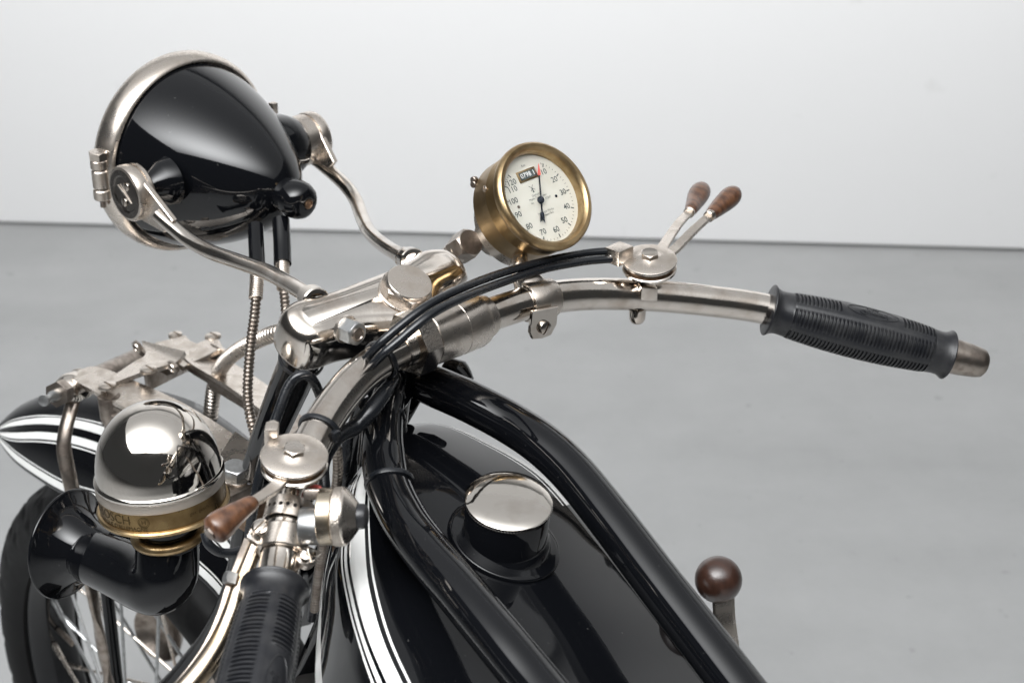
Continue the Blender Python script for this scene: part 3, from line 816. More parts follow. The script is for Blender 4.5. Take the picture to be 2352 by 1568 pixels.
# ---- horn button on a perforated strap
q, t = bar_at(667, 1182)
vt = CAM-q; vt = (vt-t*vt.dot(t)).normalized(); st_ = t.cross(vt)
NSH = 11; pm = M(); W = .0125; RR = .0150; TH_ = .0011
A0, A1 = math.radians(-100), math.radians(82)
def cylp(a_, b_, r): return q + t*b_ + (vt*math.cos(a_)+st_*math.sin(a_))*r
holes = [i for i in range(NSH)]
def cell(a0, a1, b0, b1, hole):
    for r in (RR, RR-TH_):
        if not hole:
            n_ = 4
            for k in range(n_):
                x0 = a0+(a1-a0)*k/n_; x1 = a0+(a1-a0)*(k+1)/n_
                pm.add([cylp(x0, b0, r), cylp(x1, b0, r), cylp(x1, b1, r), cylp(x0, b1, r)], [[0, 1, 2, 3]])
        else:
            ac, bcn = (a0+a1)/2, (b0+b1)/2; K = 16; hr = .0013; so, si = [], []
            for k in range(K):
                th = 2*PI*k/K+PI/4; ca, sa = math.cos(th), math.sin(th); s = 1/max(abs(ca), abs(sa))
                so.append(cylp(ac+ca*s*(a1-a0)/2, bcn+sa*s*(b1-b0)/2, r)); si.append(cylp(ac+ca*hr/RR, bcn+sa*hr, r))
            pm.add(so+si, [[k, (k+1) % K, K+(k+1) % K, K+k] for k in range(K)])
    if hole:
        ac, bcn = (a0+a1)/2, (b0+b1)/2; K = 16
        ra = [cylp(ac+math.cos(2*PI*k/K)*.0013/RR, bcn+math.sin(2*PI*k/K)*.0013, RR) for k in range(K)]
        rb = [cylp(ac+math.cos(2*PI*k/K)*.0013/RR, bcn+math.sin(2*PI*k/K)*.0013, RR-TH_) for k in range(K)]
        pm.add(ra+rb, [[k, (k+1) % K, K+(k+1) % K, K+k] for k in range(K)])
for i in range(NSH):
    a0 = A0+(A1-A0)*i/NSH; a1 = A0+(A1-A0)*(i+1)/NSH
    b0 = -W/2; cell(a0, a1, b0, b0+W*.30, False); cell(a0, a1, b0+W*.30, b0+W*.70, True); cell(a0, a1, b0+W*.70, b0+W, False)
for s_ in (-1, 1):
    for i in range(NSH*4):
        a0 = A0+(A1-A0)*i/NSH/4; a1 = A0+(A1-A0)*(i+1)/NSH/4
        pm.add([cylp(a0, s_*W/2, RR), cylp(a1, s_*W/2, RR), cylp(a1, s_*W/2, RR-TH_), cylp(a0, s_*W/2, RR-TH_)], [[0, 1, 2, 3]])
bx = D(1, .02, -.10).normalized(); bo = P(737, 1186, .872); s_px = .872/FPX
by = (cY-bx*cY.dot(bx)).normalized(); bz = bx.cross(by)
def px(n): return n*s_px
sw = obj('horn_button', lathe([(0, 0), (px(64), 0), (px(66), px(2)), (px(66), px(32)), (px(64), px(34)), (0, px(34))], bo, bx, 64), TAN, root)
obj('perforated_strap', pm, NICKEL_S, sw, fix=False)
obj('strap_gap_shade', lathe([(.0122, -.0055), (.0134, -.0055), (.0134, .0055), (.0122, .0055)], q, t), DARK, sw)  # dark ring added to paint the shade seen through the strap holes
obj('knurled_ring', lathe([(px(60), px(32)), (px(67), px(34)), (px(68.5), px(36)), (px(68.5), px(53)), (px(66), px(57)), (px(40), px(57))], bo, bx, 64), KNURL, sw)
obj('cap_cone', lathe([(px(67), px(55)), (px(66), px(60)), (px(62), px(64)), (px(36), px(84)), (px(32), px(87)), (0, px(87))], bo, bx, 64), NICKEL_S, sw)
obj('push_button', lathe([(0, px(80)), (px(28), px(80)), (px(29), px(84)), (px(29), px(100)), (px(26), px(106)), (px(18), px(109)), (0, px(110))], bo, bx, 40), RUBBER, sw)
obj('button_foot', lathe([(0, px(-46)), (px(42), px(-46)), (px(44), px(-43)), (px(44), px(2)), (0, px(2))], P(737, 1207, .872), bx, 48), STEEL, sw)
obj('strap_lug', box(P(722, 1134, .876), bx, by, bz, px(46), px(24), px(30), .0008), NICKEL_D, sw)
obj('button_wire', tube(PT([(700, 1125, .9), (722, 1116, .886), (738, 1122, .884)]), .0012, n=10), RED, sw)

# ---- clutch lever clamp and lever
q, t = bar_at(641, 1246)
vt = CAM-q; vt = (vt-t*vt.dot(t)).normalized(); st_ = t.cross(vt)
if st_.dot(cX) < 0: st_ = -st_
cl = obj('lever_clamp', lathe([(.0126, -.0075), (.0144, -.0075), (.0150, -.0068), (.0150, .0068), (.0144, .0075), (.0126, .0075)], q, t), NICKEL_S, root)
for sg, (u, v, z), rr in ((-1, (600, 1213, .876), .0056), (1, (706, 1277, .868), .0050)):
    p = P(u, v, z); a_ = (vt*.86+UP*.2+st_*.25*sg).normalized()
    obj('clamp_lug', box((p+q+st_*sg*.012)/2-a_*.004, (p-q).normalized(), a_.cross((p-q).normalized()).normalized(), a_, .017, .013, .006, .0015), NICKEL_S, cl)
    obj('lug_boss', cyl(p-a_*.007, a_, rr*1.15, .0065, 28, .0012), NICKEL_S, cl)
    obj('clamp_screw', screw(p, a_, rr, .0038, UP*.9+st_*.2), NICKEL, cl)
LV = [(592, 1240, .882), (572, 1292, .878), (550, 1350, .872), (532, 1408, .866), (506, 1470, .860), (470, 1528, .852), (425, 1582, .845), (380, 1625, .84)]
lp = crom(PT(LV), 10)
cx_ = [(.0060*math.cos(2*PI*i/28), .0058*math.sin(2*PI*i/28)) for i in range(28)]
obj('clutch_lever', sweep(lp, lambda i, s: [(a*min(1.15, .75+s*5), b*min(1.15, .75+s*5)) for a, b in cx_], up=vt), YNICKEL, root, sharp=60)
lever = bpy.data.objects['clutch_lever']
obj('lever_flange', strap([p+cX*-.0062+vt*.0015 for p in PT(LV)], [.0045]*len(LV), .0016, vt), NICKEL_D, lever)
ba = D(-.80, .35, -.45).normalized()
obj('adjuster_stem', cyl(P(556, 1338, .874), ba, .0038, .010), BRONZE, lever)
obj('adjuster_bolt', hexa(P(538, 1330, .869), ba, .0046, .0062, n=4, ref=UP), STEEL, lever, sharp=20)

# ---- fork
FL = PT([(702, 795, 1.035), (668, 880, 1.075), (632, 965, 1.115), (604, 1035, 1.15), (585, 1105, 1.18), (572, 1180, 1.215), (560, 1250, 1.245), (548, 1310, 1.275), (526, 1378, 1.31), (494, 1440, 1.35), (452, 1500, 1.39), (395, 1566, 1.43), (330, 1625, 1.47)])
rF = [.0145, .0148, .0138, .0128, .0122, .0118, .0112, .0106, .0098, .0094, .009, .009, .009]
fork = obj('fork_leg', tube(FL, rF, n=32), BLACK, root)
FR = [p+LB*.115+FB*.004 for p in FL]
fork2 = obj('fork_leg', tube(FR, rF, n=32), BLACK, root)
for i_, (p, R) in enumerate(((P(692, 826, 1.05), .0150),)):
    obj('rubber_band', tie(p, ST, R), RUBBER, fork)
q_ = crom(FL, 10)[38]
obj('cable_tie', tie(P(588, 1086, 1.172), ST, .0132), CABLE, fork)
# steering head and frame tubes
HD = PT([(905, 840, 1.045), (885, 950, 1.055), (872, 1060, 1.075), (845, 1180, 1.12), (800, 1330, 1.19), (730, 1500, 1.28), (660, 1650, 1.36)])
frame = obj('frame', tube([HD[0]+UP*.02]+HD[:3], [.0150, .0155, .0165, .0165], n=32), BLACK, root)
TL = PT([(893, 905, 1.02), (880, 975, 1.005), (880, 1045, .985), (893, 1115, .965), (930, 1195, .935), (985, 1272, .905), (1060, 1362, .875), (1150, 1472, .845), (1240, 1582, .82), (1345, 1710, .79)])
obj('frame_tube', tube(TL, [.0110, .0134, .0146, .0148, .0150, .0150, .0150, .0150, .015, .015], n=36), BLACK, frame)
TR = PT([(935, 862, 1.06), (1010, 892, 1.055), (1085, 925, 1.045), (1170, 970, 1.03), (1245, 1020, 1.01), (1315, 1085, .99), (1400, 1190, .962), (1500, 1322, .93), (1600, 1452, .90), (1720, 1608, .865), (1800, 1712, .84)])
obj('frame_tube', tube(TR, [.0135, .0150]+[.0150]*9, n=36), BLACK, frame)
obj('down_tube', tube(PT([(868, 1055, 1.07), (845, 1180, 1.12), (800, 1330, 1.19), (730, 1500, 1.28), (660, 1650, 1.36)]), .0135, n=28), BLACK, frame)
obj('down_tube', tube(PT([(905, 1040, 1.12), (880, 1180, 1.18), (850, 1330, 1.26), (800, 1500, 1.36), (750, 1650, 1.45)]), .0135, n=28), BLACK, frame)
obj('tube_gusset', tube(PT([(985, 862, 1.075), (960, 905, 1.07), (935, 950, 1.08), (905, 1000, 1.09)]), [.0045]*4, n=16), BLACK, frame)
obj('head_lug', lathe([(.0170, -.008), (.0190, -.006), (.0190, .006), (.0170, .008)], P(880, 905, 1.047), ST), BLACK, frame)
obj('head_cup', tube(PT([(1020, 842, 1.09), (1050, 858, 1.088), (1075, 880, 1.085)]), [.008, .011, .006], n=24), BLACK, frame)
for u, v, z, R in ((878, 960, 1.012, .0143), (894, 1108, .966, .0150)):
    d_ = (TL[3]-TL[1]).normalized()
    obj('cable_tie', tie(P(u, v, z), (d_+UP*-.2).normalized(), R), CABLE, frame)
obj('metal_conduit', coil(PT([(770, 1010, .985), (776, 1060, 1.0), (772, 1120, 1.02), (752, 1200, 1.06), (735, 1290, 1.1), (722, 1400, 1.14)]), .0036, .0034, .16), NICKEL_D, root)
obj('control_cable', tube(PT([(800, 1000, 1.05), (790, 1080, 1.06), (765, 1180, 1.09), (735, 1300, 1.12), (715, 1420, 1.16)]), .004, n=14), CABLE, root)

# ---- leaf spring
SHZ = 1.38
sa_ = P(165, 890, 1.335); sb_ = P(345, 808, 1.475)
sd_ = (sb_-sa_).normalized()
spring = obj('spring_shaft', tube([sa_, sb_], .0092, n=28, per=4), NICKEL_D, root)
obj('shaft_knuckle', lathe([(0, -.014), (.0075, -.0135), (.0125, -.009), (.0142, -.002), (.0140, .006), (.0128, .012), (.0140, .0135), (.0142, .016), (0, .016)], sa_, sd_), NICKEL, spring)
obj('shaft_nut', hexa(sa_-sd_*.026, sd_, .0118, .012, ref=UP), NICKEL_D, spring, sharp=20)
obj('grease_nipple', lathe([(0, -.048), (.0022, -.048), (.0050, -.0475), (.0054, -.046), (.0052, -.0445), (.0034, -.042), (.0034, -.036), (.0050, -.033), (.0054, -.026), (0, -.026)], sa_, sd_), STEEL, spring)
def leaf(mid, width, thick, name, m=NICKEL_S, up=UP, label=None):
    return obj(name, strap(mid, width, thick, up, per=10, bev=.0006), m, spring, label=label)
# near leaf: rolled over the shaft, then back under the fork
LW = .030
sdh = sd_
near_edge = [(152, 866, 1.345), (190, 885, 1.33), (228, 904, 1.315), (300, 940, 1.285)]
def leaf2(A, B, thick, name, m=NICKEL_S, parent=spring):
    """plate between two picture-plotted rails"""
    A = crom(A, 10); B = crom(B, 10); k = min(len(A), len(B)); mm = M()
    for i in range(k):
        i0, i1 = max(i-1, 0), min(i+1, k-1)
        n = (A[i1]-A[i0]).cross(B[i]-A[i]).normalized()
        if n.z < 0: n = -n
        mm.v += [A[i], B[i], B[i]-n*thick, A[i]-n*thick]
    for i in range(k-1):
        a = 4*i; b = a+4
        for j in range(4): mm.f.append([a+j, a+(j+1) % 4, b+(j+1) % 4, b+j]); mm.m.append(0)
    mm.f.append([0, 1, 2, 3]); mm.m.append(0); e = 4*(k-1); mm.f.append([e, e+1, e+2, e+3]); mm.m.append(0)
    return obj(name, mm, m, parent, sharp=30)
rollA = sa_+sd_*.010; rollB = sa_+sd_*.036
hz_ = sa_+UP*.0125
def flat(l): return [on_plane(u, v, hz_, UP) for u, v in l]
A = flat([(158, 866), (170, 873), (192, 885), (228, 904)])+PT([(330, 958, 1.275), (440, 1015, 1.235), (548, 1080, 1.20)])
B = flat([(182, 849), (212, 841), (246, 848), (290, 866)])+PT([(395, 912, 1.315), (490, 966, 1.27), (585, 1030, 1.235)])
leaf2(A, B, .004, 'spring_leaf')
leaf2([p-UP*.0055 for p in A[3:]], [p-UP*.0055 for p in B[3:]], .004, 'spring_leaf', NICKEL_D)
A2 = PT([(420, 808, 1.40), (436, 833, 1.385), (520, 884, 1.35), (612, 950, 1.315)])
B2 = PT([(470, 785, 1.45), (490, 808, 1.43), (560, 848, 1.395), (660, 915, 1.355)])
leaf2(A2, B2, .004, 'spring_leaf')
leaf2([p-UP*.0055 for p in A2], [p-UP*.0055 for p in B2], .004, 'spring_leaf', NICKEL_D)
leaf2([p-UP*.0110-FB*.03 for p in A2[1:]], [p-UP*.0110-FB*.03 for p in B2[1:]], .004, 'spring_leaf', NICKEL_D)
# rear end plate of the near leaf
leaf2(PT([(500, 1052, 1.20), (560, 1090, 1.18)]), PT([(540, 990, 1.235), (590, 1025, 1.215)]), .004, 'spring_plate')
# clamp plate, forked bracket and far plate
cpA = PT([(233, 900, 1.305), (330, 862, 1.33), (380, 848, 1.345), (408, 838, 1.352), (425, 815, 1.362)])
cpB = PT([(243, 884, 1.315), (305, 842, 1.352), (335, 822, 1.37), (328, 798, 1.39), (326, 790, 1.395)])
leaf2([p+UP*.004 for p in cpA], [p+UP*.004 for p in cpB], .0042, 'clamp_plate')
cp = bpy.data.objects['clamp_plate']
fo_ = P(368, 814, 1.365)-UP*.014; bl_ = -FB; bu_ = (UP-LB*.25).normalized()
half = [(.012, -.002), (.020, .003), (.030, .007), (.0352, .0115), (.0352, .0175), (.0300, .0210), (.0240, .0195), (.0215, .0140), (.012, .0098)]
pl2 = half+[(-x, y) for x, y in reversed(half)]
poly = [fo_+bl_*x+bu_*y for x, y in pl2]
nn = -LB-UP*.25; nn.normalize()
obj('forked_bracket', extrude(poly, nn, .0034, .0005), NICKEL_D, spring)
for sg in (-1, 1):
    p = fo_+bl_*(.0288*sg)+bu_*.0140+nn*.0034
    obj('bracket_eye', torus(p, nn, .0044, .0015, 28, 8), NICKEL_S, spring)
    obj('eye_hole', cyl(p-nn*.001, nn, .0036, .0014), DARK, spring)
fp_ = P(430, 805, 1.41)
obj('far_plate', extrude([on_plane(u, v, fp_, UP) for u, v in ((347, 803), (356, 786), (395, 777), (425, 769), (438, 782), (452, 788), (486, 774), (505, 781), (512, 797), (470, 818), (420, 842), (410, 836), (385, 822))], -UP, .0055, .0006), NICKEL_S, spring)
obj('far_plate_end', box(P(505, 812, 1.42), sd_, FB, UP, .006, .024, .016, .001), NICKEL_S, spring)
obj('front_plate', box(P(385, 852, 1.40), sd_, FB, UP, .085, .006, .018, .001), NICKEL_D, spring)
for u, v, z, r in ((248, 896, 1.302, .0080), (343, 858, 1.330, .0078), (490, 781, 1.44, .0080), (404, 778, 1.46, .007)):
    obj('plate_screw', screw(P(u, v, z)+UP*.003, (UP+FB*.05), r, .004, FB), NICKEL_S, spring)
obj('clamp_post', lathe([(0, 0), (.0095, 0), (.0100, .001), (.0100, .022), (.0095, .0225), (.0092, .026), (.0078, .028), (.0078, .031), (.0070, .032), (.0070, .040), (0, .040)], P(250, 908, 1.300), -UP), NICKEL_D, spring)
obj('clamp_bar', box(P(300, 952, 1.29), sd_, FB, UP, .05, .016, .007, .001), NICKEL_D, spring)
bb = P(540, 1088, 1.165)
obj('spring_bolt', hexa(bb, UP*.95-FB*.2, .0100, .0085, ref=LB), STEEL, spring, sharp=20)
obj('bolt_washer', cyl(bb-UP*.003, UP*.95-FB*.2, .0125, .003), NICKEL_S, spring)
obj('spring_seat', box(bb-UP*.014+FB*.003, LB, FB, UP, .034, .040, .018, .002), NICKEL_D, spring)
obj('spring_seat', box(bb-UP*.036+LB*.008, LB, FB, UP, .026, .034, .022, .002), BRONZE, spring)

# stay from the spring shaft down to the wheel
s0 = sa_-UP*.012
stay_pts = [s0]+PT([(150, 990, 1.335), (148, 1040, 1.335), (165, 1120, 1.34), (190, 1250, 1.36), (218, 1395, 1.39), (248, 1560, 1.43), (265, 1650, 1.45)])
obj('wheel_stay', sweep(crom(stay_pts, 8), lambda i, s: [(a*.0068, b*.0042) for a, b in circ(1, 16)], up=UP), NICKEL_D, root)
obj('wheel_stay', tube(PT([(242, 1330, 1.42), (256, 1450, 1.44), (272, 1600, 1.46)]), .0062, n=18), BLACK, root)  # black tube added as the dark side of the same stay
# ---- front wheel
WC = CAM + D(-.360, -.40, 1.58); WC.z = .325
AX = LB
wheel_prof = []
for k in range(25):
    a_ = math.radians(-128+256*k/24); wheel_prof.append((.282+.043*math.cos(a_), .043*math.sin(a_)*1.02))
NW = 360
tm = M(); rings = []
K = len(wheel_prof)
for i in range(NW):
    th = 2*PI*i/NW; rd_ = FB*math.cos(th)+UP*math.sin(th); ring = []
    for k, (r, h) in enumerate(wheel_prof):
        ak = abs(k-12); dr = 0
        ph = (i + k*1.5) % 10
        if ak <= 7:
            if ph < 2: dr = -.0022
            if ak in (3, 6): dr = -.0022
        nrm = V((math.cos(math.radians(-128+256*k/24)), math.sin(math.radians(-128+256*k/24))))
        ring.append(len(tm.v)); tm.v.append(WC+rd_*(r+dr*nrm.x)+AX*(h+dr*nrm.y))
    rings.append(ring)
for i in range(NW):
    a, b = rings[i], rings[(i+1) % NW]
    for k in range(K-1): tm.f.append([a[k], a[k+1], b[k+1], b[k]]); tm.m.append(0)
    tm.f.append([a[K-1], a[0], b[0], b[K-1]]); tm.m.append(0)
wheel = obj('front_wheel', lathe([(r_-.021, h__) for r_, h__ in ((.262, -.010), (.266, -.024), (.272, -.029), (.281, -.031), (.284, -.028), (.280, -.024), (.276, -.012), (.276, .012), (.280, .024), (.284, .028), (.281, .031), (.272, .029), (.266, .024), (.262, .010), (.262, -.010))], WC, AX, 128), BLACK, root)
obj('tyre', tm, TYRE, wheel, sharp=30)
obj('wheel_hub', lathe([(0, -.075), (.009, -.075), (.009, -.055), (.020, -.052), (.024, -.048), (.036, -.046), (.036, -.041), (.024, -.038), (.022, 0), (.024, .030), (.065, .034), (.068, .040), (.068, .058), (.060, .062), (.012, .066), (.009, .075), (0, .075)], WC, AX, 48), NICKEL_D, wheel)
for i in range(40):
    side = 1 if i % 2 else -1; sk = 1 if (i//2) % 2 else -1
    th = 2*PI*(i+.5)/40; tb_ = th+sk*math.radians(38)
    p1 = WC+(FB*math.cos(th)+UP*math.sin(th))*.2425+AX*(.006*side)
    p0 = WC+(FB*math.cos(tb_)+UP*math.sin(tb_))*(.033 if side < 0 else .062)+AX*(-.0435 if side < 0 else .037)
    d_ = (p1-p0); ln = d_.length; d_ /= ln
    obj('spoke', lathe([(.0018, 0), (.0018, ln-.026), (.0028, ln-.0255), (.0030, ln-.010), (.0034, ln-.008), (.0036, ln)], p0, d_, 10), STEEL if i % 3 else NICKEL_S, wheel)
obj('valve', tube([WC+FB*.236+UP*.04, WC+FB*.205+UP*.036], .003, n=12), NICKEL_D, wheel)
# nickel drum behind the wheel
dx_ = axis_at(365, 1450, .62, -.85, -.5)
obj('drum_cover', lathe([(0, -.02), (.018, -.018), (.030, -.010), (.036, 0), (.034, .003), (.031, .001), (.024, -.006), (.014, -.009), (0, -.010)], P(362, 1452, 1.72), dx_, 48), NICKEL_D, wheel)
obj('drum_arm', tube(PT([(372, 1440, 1.74), (410, 1420, 1.76), (450, 1400, 1.78)]), [.02, .018, .018], n=24), NICKEL_D, wheel)

# ---- front mudguard: stations along the wheel, columns across (far edge, crown, near crease, side)
F1 = PT([(-6, 986, 1.60), (3, 968, 1.597), (48, 930, 1.578), (115, 902, 1.55), (200, 888, 1.525), (310, 888, 1.49), (430, 916, 1.455), (530, 972, 1.425), (610, 1048, 1.40), (660, 1140, 1.39), (690, 1260, 1.39), (700, 1400, 1.40)])
E1 = PT([(-8, 991, 1.598), (8, 989, 1.582), (45, 986, 1.55), (105, 984, 1.51), (180, 994, 1.465), (262, 1022, 1.42), (350, 1075, 1.375), (430, 1138, 1.345), (498, 1200, 1.325), (545, 1262, 1.315), (580, 1350, 1.31), (595, 1470, 1.315)])
E2 = PT([(-6, 996, 1.597), (3, 1022, 1.582), (34, 1061, 1.555), (85, 1099, 1.52), (150, 1137, 1.475), (225, 1162, 1.43), (300, 1208, 1.385), (372, 1258, 1.355), (440, 1312, 1.335), (500, 1372, 1.32), (545, 1450, 1.312), (560, 1560, 1.31)])
per = 8
f1, e1, e2 = crom(F1, per), crom(E1, per), crom(E2, per)
n = len(f1)
stripesA = [0, .0040, .0128, .0152, .0168]         # distances from the crease, metres on the surface
stripesB = [0, .0038, .0116, .0137, .0151]
gm = M(); cols = []
for i in range(n):
    wA = (f1[i]-e1[i]).length; wB = (e2[i]-e1[i]).length
    i0, i1 = max(i-1, 0), min(i+1, n-1)
    tt = (e1[i1]-e1[i0]).normalized()
    nA = tt.cross(f1[i]-e1[i]).normalized(); nA = nA if nA.z > 0 else -nA
    nB = tt.cross(e2[i]-e1[i]).normalized(); nB = nB if nB.dot(-LB) > 0 else -nB
    q = []
    sA = wA*.45/stripesA[-1]; sB = wB*.45/stripesB[-1]
    fa = [x*(1+sA**-4)**-.25 for x in stripesA]
    fb = [x*(1+sB**-4)**-.25 for x in stripesB]
    A = [x/wA for x in fa]
    A += [A[-1]+(1-A[-1])*k/7 for k in range(1, 8)]
    topbow = min(.014, wA*.16)
    for a in reversed(A): q.append(e1[i]+(f1[i]-e1[i])*a+nA*topbow*4*a*(1-a)*.8+nA*(.003*math.sin(PI*min(1, a*4))))
    B = [x/wB for x in fb][1:]
    B += [B[-1]+(1-2*B[-1])*k/3 for k in range(1, 3)]
    B += [1-x/wB for x in reversed(fb)][:-1]+[1]
    sb_w = min(.004, wB*.06)
    for b in B: q.append(e1[i]+(e2[i]-e1[i])*b+nB*sb_w*4*b*(1-b))
    ins = -nB*.004+(e2[i]-e1[i]).normalized()*.001
    q.append(e2[i]+ins*.5+(e2[i]-e1[i]).normalized()*.001); q.append(e2[i]+ins)
    # inside skin and far flank
    q.append(e1[i]-nA*.006-nB*.004); q.append(f1[i]-nA*.006)
    fd = f1[i]+LB*.006-UP*.02*min(1, i/12); q.append(fd)
    cols.append(q)
K = len(cols[0]); NAc = 12; base = []
for q in cols:
    base.append(list(range(len(gm.v), len(gm.v)+K))); gm.v += q
# columns: A reversed = 12 points (index 0 far ... 11 crease)
white = set()
white.add(11-2)            # wide band on the crown
white.add(11-4)            # thin line on the crown
off = 11
white.add(off+1); white.add(off+3)          # side panel, upper wide band and thin line
nB_pts = 4+2+5
# side columns run crease -> bottom; mirrored lines near the lower edge
first_low = off+4+2
white.add(first_low+1); white.add(first_low+3)
for a, b in zip(base, base[1:]):
    for k in range(K):
        j = (k+1) % K
        gm.f.append([a[k], a[j], b[j], b[k]]); gm.m.append(1 if k in white else 0)
gm.f.append(base[0][::-1]); gm.m.append(0); gm.f.append(base[-1]); gm.m.append(0)
obj('front_mudguard', gm, [BLACK, WHITE], root, sharp=60)

# ---- horn
HA = axis_at(370, 1098, .46, -.155, 1.0)
ho = P(368, 1098, 1.065); hs = 1.065/FPX
def h_(r, h): return (r*hs, h*hs)
dome = [(0, 187), (28, 184), (58, 174), (86, 156), (110, 130), (127, 98), (137, 64), (141, 36), (142, 22)]
dome = [h_(p.x, p.y) for p in crom([V((a, b, 0)) for a, b in dome], 6)]
horn = obj('horn', lathe(dome+[h_(147, 19), h_(148, 14), h_(146, 10), h_(0, 9)], ho, HA, 96), NICKEL_M, root, sharp=50)
obj('knurled_ring', lathe([h_(140, 12), h_(146, 11), h_(147, 8), h_(147, -11), h_(145, -14), h_(138, -15)], ho, HA, 96), KNURL, horn)
obj('brass_band', lathe([h_(138, -14), h_(144, -15), h_(144, -58), h_(0, -58)], ho, HA, 96), BRASS, horn)
obj('brass_lip', lathe([h_(140, -56), h_(149, -58), h_(152, -62), h_(151, -68), h_(146, -72), h_(134, -73), h_(0, -73)], ho, HA, 96), BRASS_L, horn)
obj('horn_neck', lathe([h_(0, -72), h_(92, -72), h_(78, -84), h_(70, -110), h_(70, -170), h_(0, -172)], ho, HA, 64), BLACK, horn)
ringc = ho+HA*(-147*hs)
obj('neck_ring', torus(ringc, HA, 74*hs, 14*hs, 64, 14), BRASS_L, horn)
# lettering engraved on the band
hx = cX-HA*cX.dot(HA); hx.normalize(); hz = -(HA.cross(hx))
if hz.dot(CAM-ho) < 0: hz = -hz
def band(deg0):
    a0 = math.radians(deg0)
    def cv(x, y, z):
        a_ = a0+x/(144.6*hs)
        return ho+(hx*math.sin(a_)+hz*math.cos(a_))*(144.5*hs)+HA*y
    return cv
bl = M()
bl.join(text('BOSCH', .0100, None, None, None, conv=lambda x, y, z: band(-37)(x, y-.0098, z)))
bl.join(text('MARQUE D\'ALLEMAGNE', .0042, None, None, None, conv=lambda x, y, z: band(-30)(x, y-.0158, z)))
bl.join(text('H', .0050, None, None, None, conv=lambda x, y, z: band(-4)(x, y-.0102, z)))
bl.join(text('ges. gesch.', .0040, None, None, None, conv=lambda x, y, z: band(48)(x, y-.0100, z)))
for rad, wd in ((.0042, .0004), (.0033, .0003)):
    for i in range(32):
        a0, a1 = 2*PI*i/32, 2*PI*(i+1)/32; cv = band(-4)
        bl.add([cv((rad)*math.cos(a0), rad*math.sin(a0)-.0102, 0), cv(rad*math.cos(a1), rad*math.sin(a1)-.0102, 0), cv((rad-wd)*math.cos(a1), (rad-wd)*math.sin(a1)-.0102, 0), cv((rad-wd)*math.cos(a0), (rad-wd)*math.sin(a0)-.0102, 0)], [[0, 1, 2, 3]])
obj('engraved_lettering', bl, INK_S, horn, smooth=False, fix=False)
# elbow: vertical barrel and mitred horizontal throat, then the bell
th1 = P(212, 1277, 1.150)
ep = PT([(384, 1235, 1.088), (384, 1285, 1.088), (380, 1318, 1.090), (361, 1339, 1.096), (330, 1331, 1.108), (275, 1304, 1.128)])+[th1]
bell_d = (th1-ep[-2]).normalized()
obj('horn_elbow', tube(ep+[th1+bell_d*.003], [.0231, .0232, .0234, .0235, .0232, .0225, .0212, .0211], n=64, per=10), BLACK, horn, sharp=60)
obj('throat_seam', torus(th1-bell_d*.001, bell_d, .0208, .0010, 56, 8), BLACK, horn)
bell_ax = D(-.60, .15, .62).normalized()
bp0 = th1; bp1 = P(160, 1249, 1.165)
bell_ax = axis_at(160, 1249, .62, -.94, .26); bell_ax = -axis_at(160, 1249, .62, .94, -.24)
prB = [(.0205, -.004), (.0206, .004), (.0222, .014), (.0262, .024), (.0322, .032), (.0392, .0375), (.0424, .0395)]
prB = [(p.x, p.y) for p in crom([V((a, b, 0)) for a, b in prB], 5)]
be = bp1-bell_ax*.0395
prB2 = prB+[(.0436, .0398), (.0440, .0410), (.0434, .0420), (.0420, .0418)]+[(r-.0016, h+.0012) for r, h in reversed(prB)]
obj('horn_bell', lathe(prB2, be, bell_ax, 96), BLACK, horn, sharp=60)

# ---- tank
c2 = PT([(872, 1008, 1.035), (848, 1078, .995), (838, 1158, .965), (840, 1278, .932), (851, 1362, .907), (879, 1464, .877), (925, 1568, .85), (1004, 1720, .81)])
c3 = PT([(925, 974, 1.075), (1010, 973, 1.085), (1096, 1003, 1.08), (1245, 1090, 1.057), (1370, 1235, 1.02), (1485, 1385, .982), (1605, 1545, .944), (1725, 1705, .905)])
c1 = PT([(862, 1030, 1.04), (826, 1095, 1.0), (812, 1165, .968), (803, 1278, .937), (818, 1371, .910), (844, 1462, .88), (886, 1562, .853), (962, 1722, .813)])
c1b = PT([(858, 1045, 1.045), (810, 1110, 1.008), (794, 1185, .975), (783, 1285, .944), (798, 1385, .916), (822, 1475, .886), (852, 1565, .858), (920, 1730, .818)])
c0 = PT([(850, 1055, 1.06), (800, 1135, 1.045), (765, 1225, 1.04), (745, 1310, 1.03), (733, 1400, 1.02), (724, 1490, .997), (721, 1572, .965), (720, 1730, .92)])
per = 10
k1, k1b, k2, k3, k0 = [crom(x, per) for x in (c1, c1b, c2, c3, c0)]
n = len(k1); tmh = M(); cols = []
white = set()
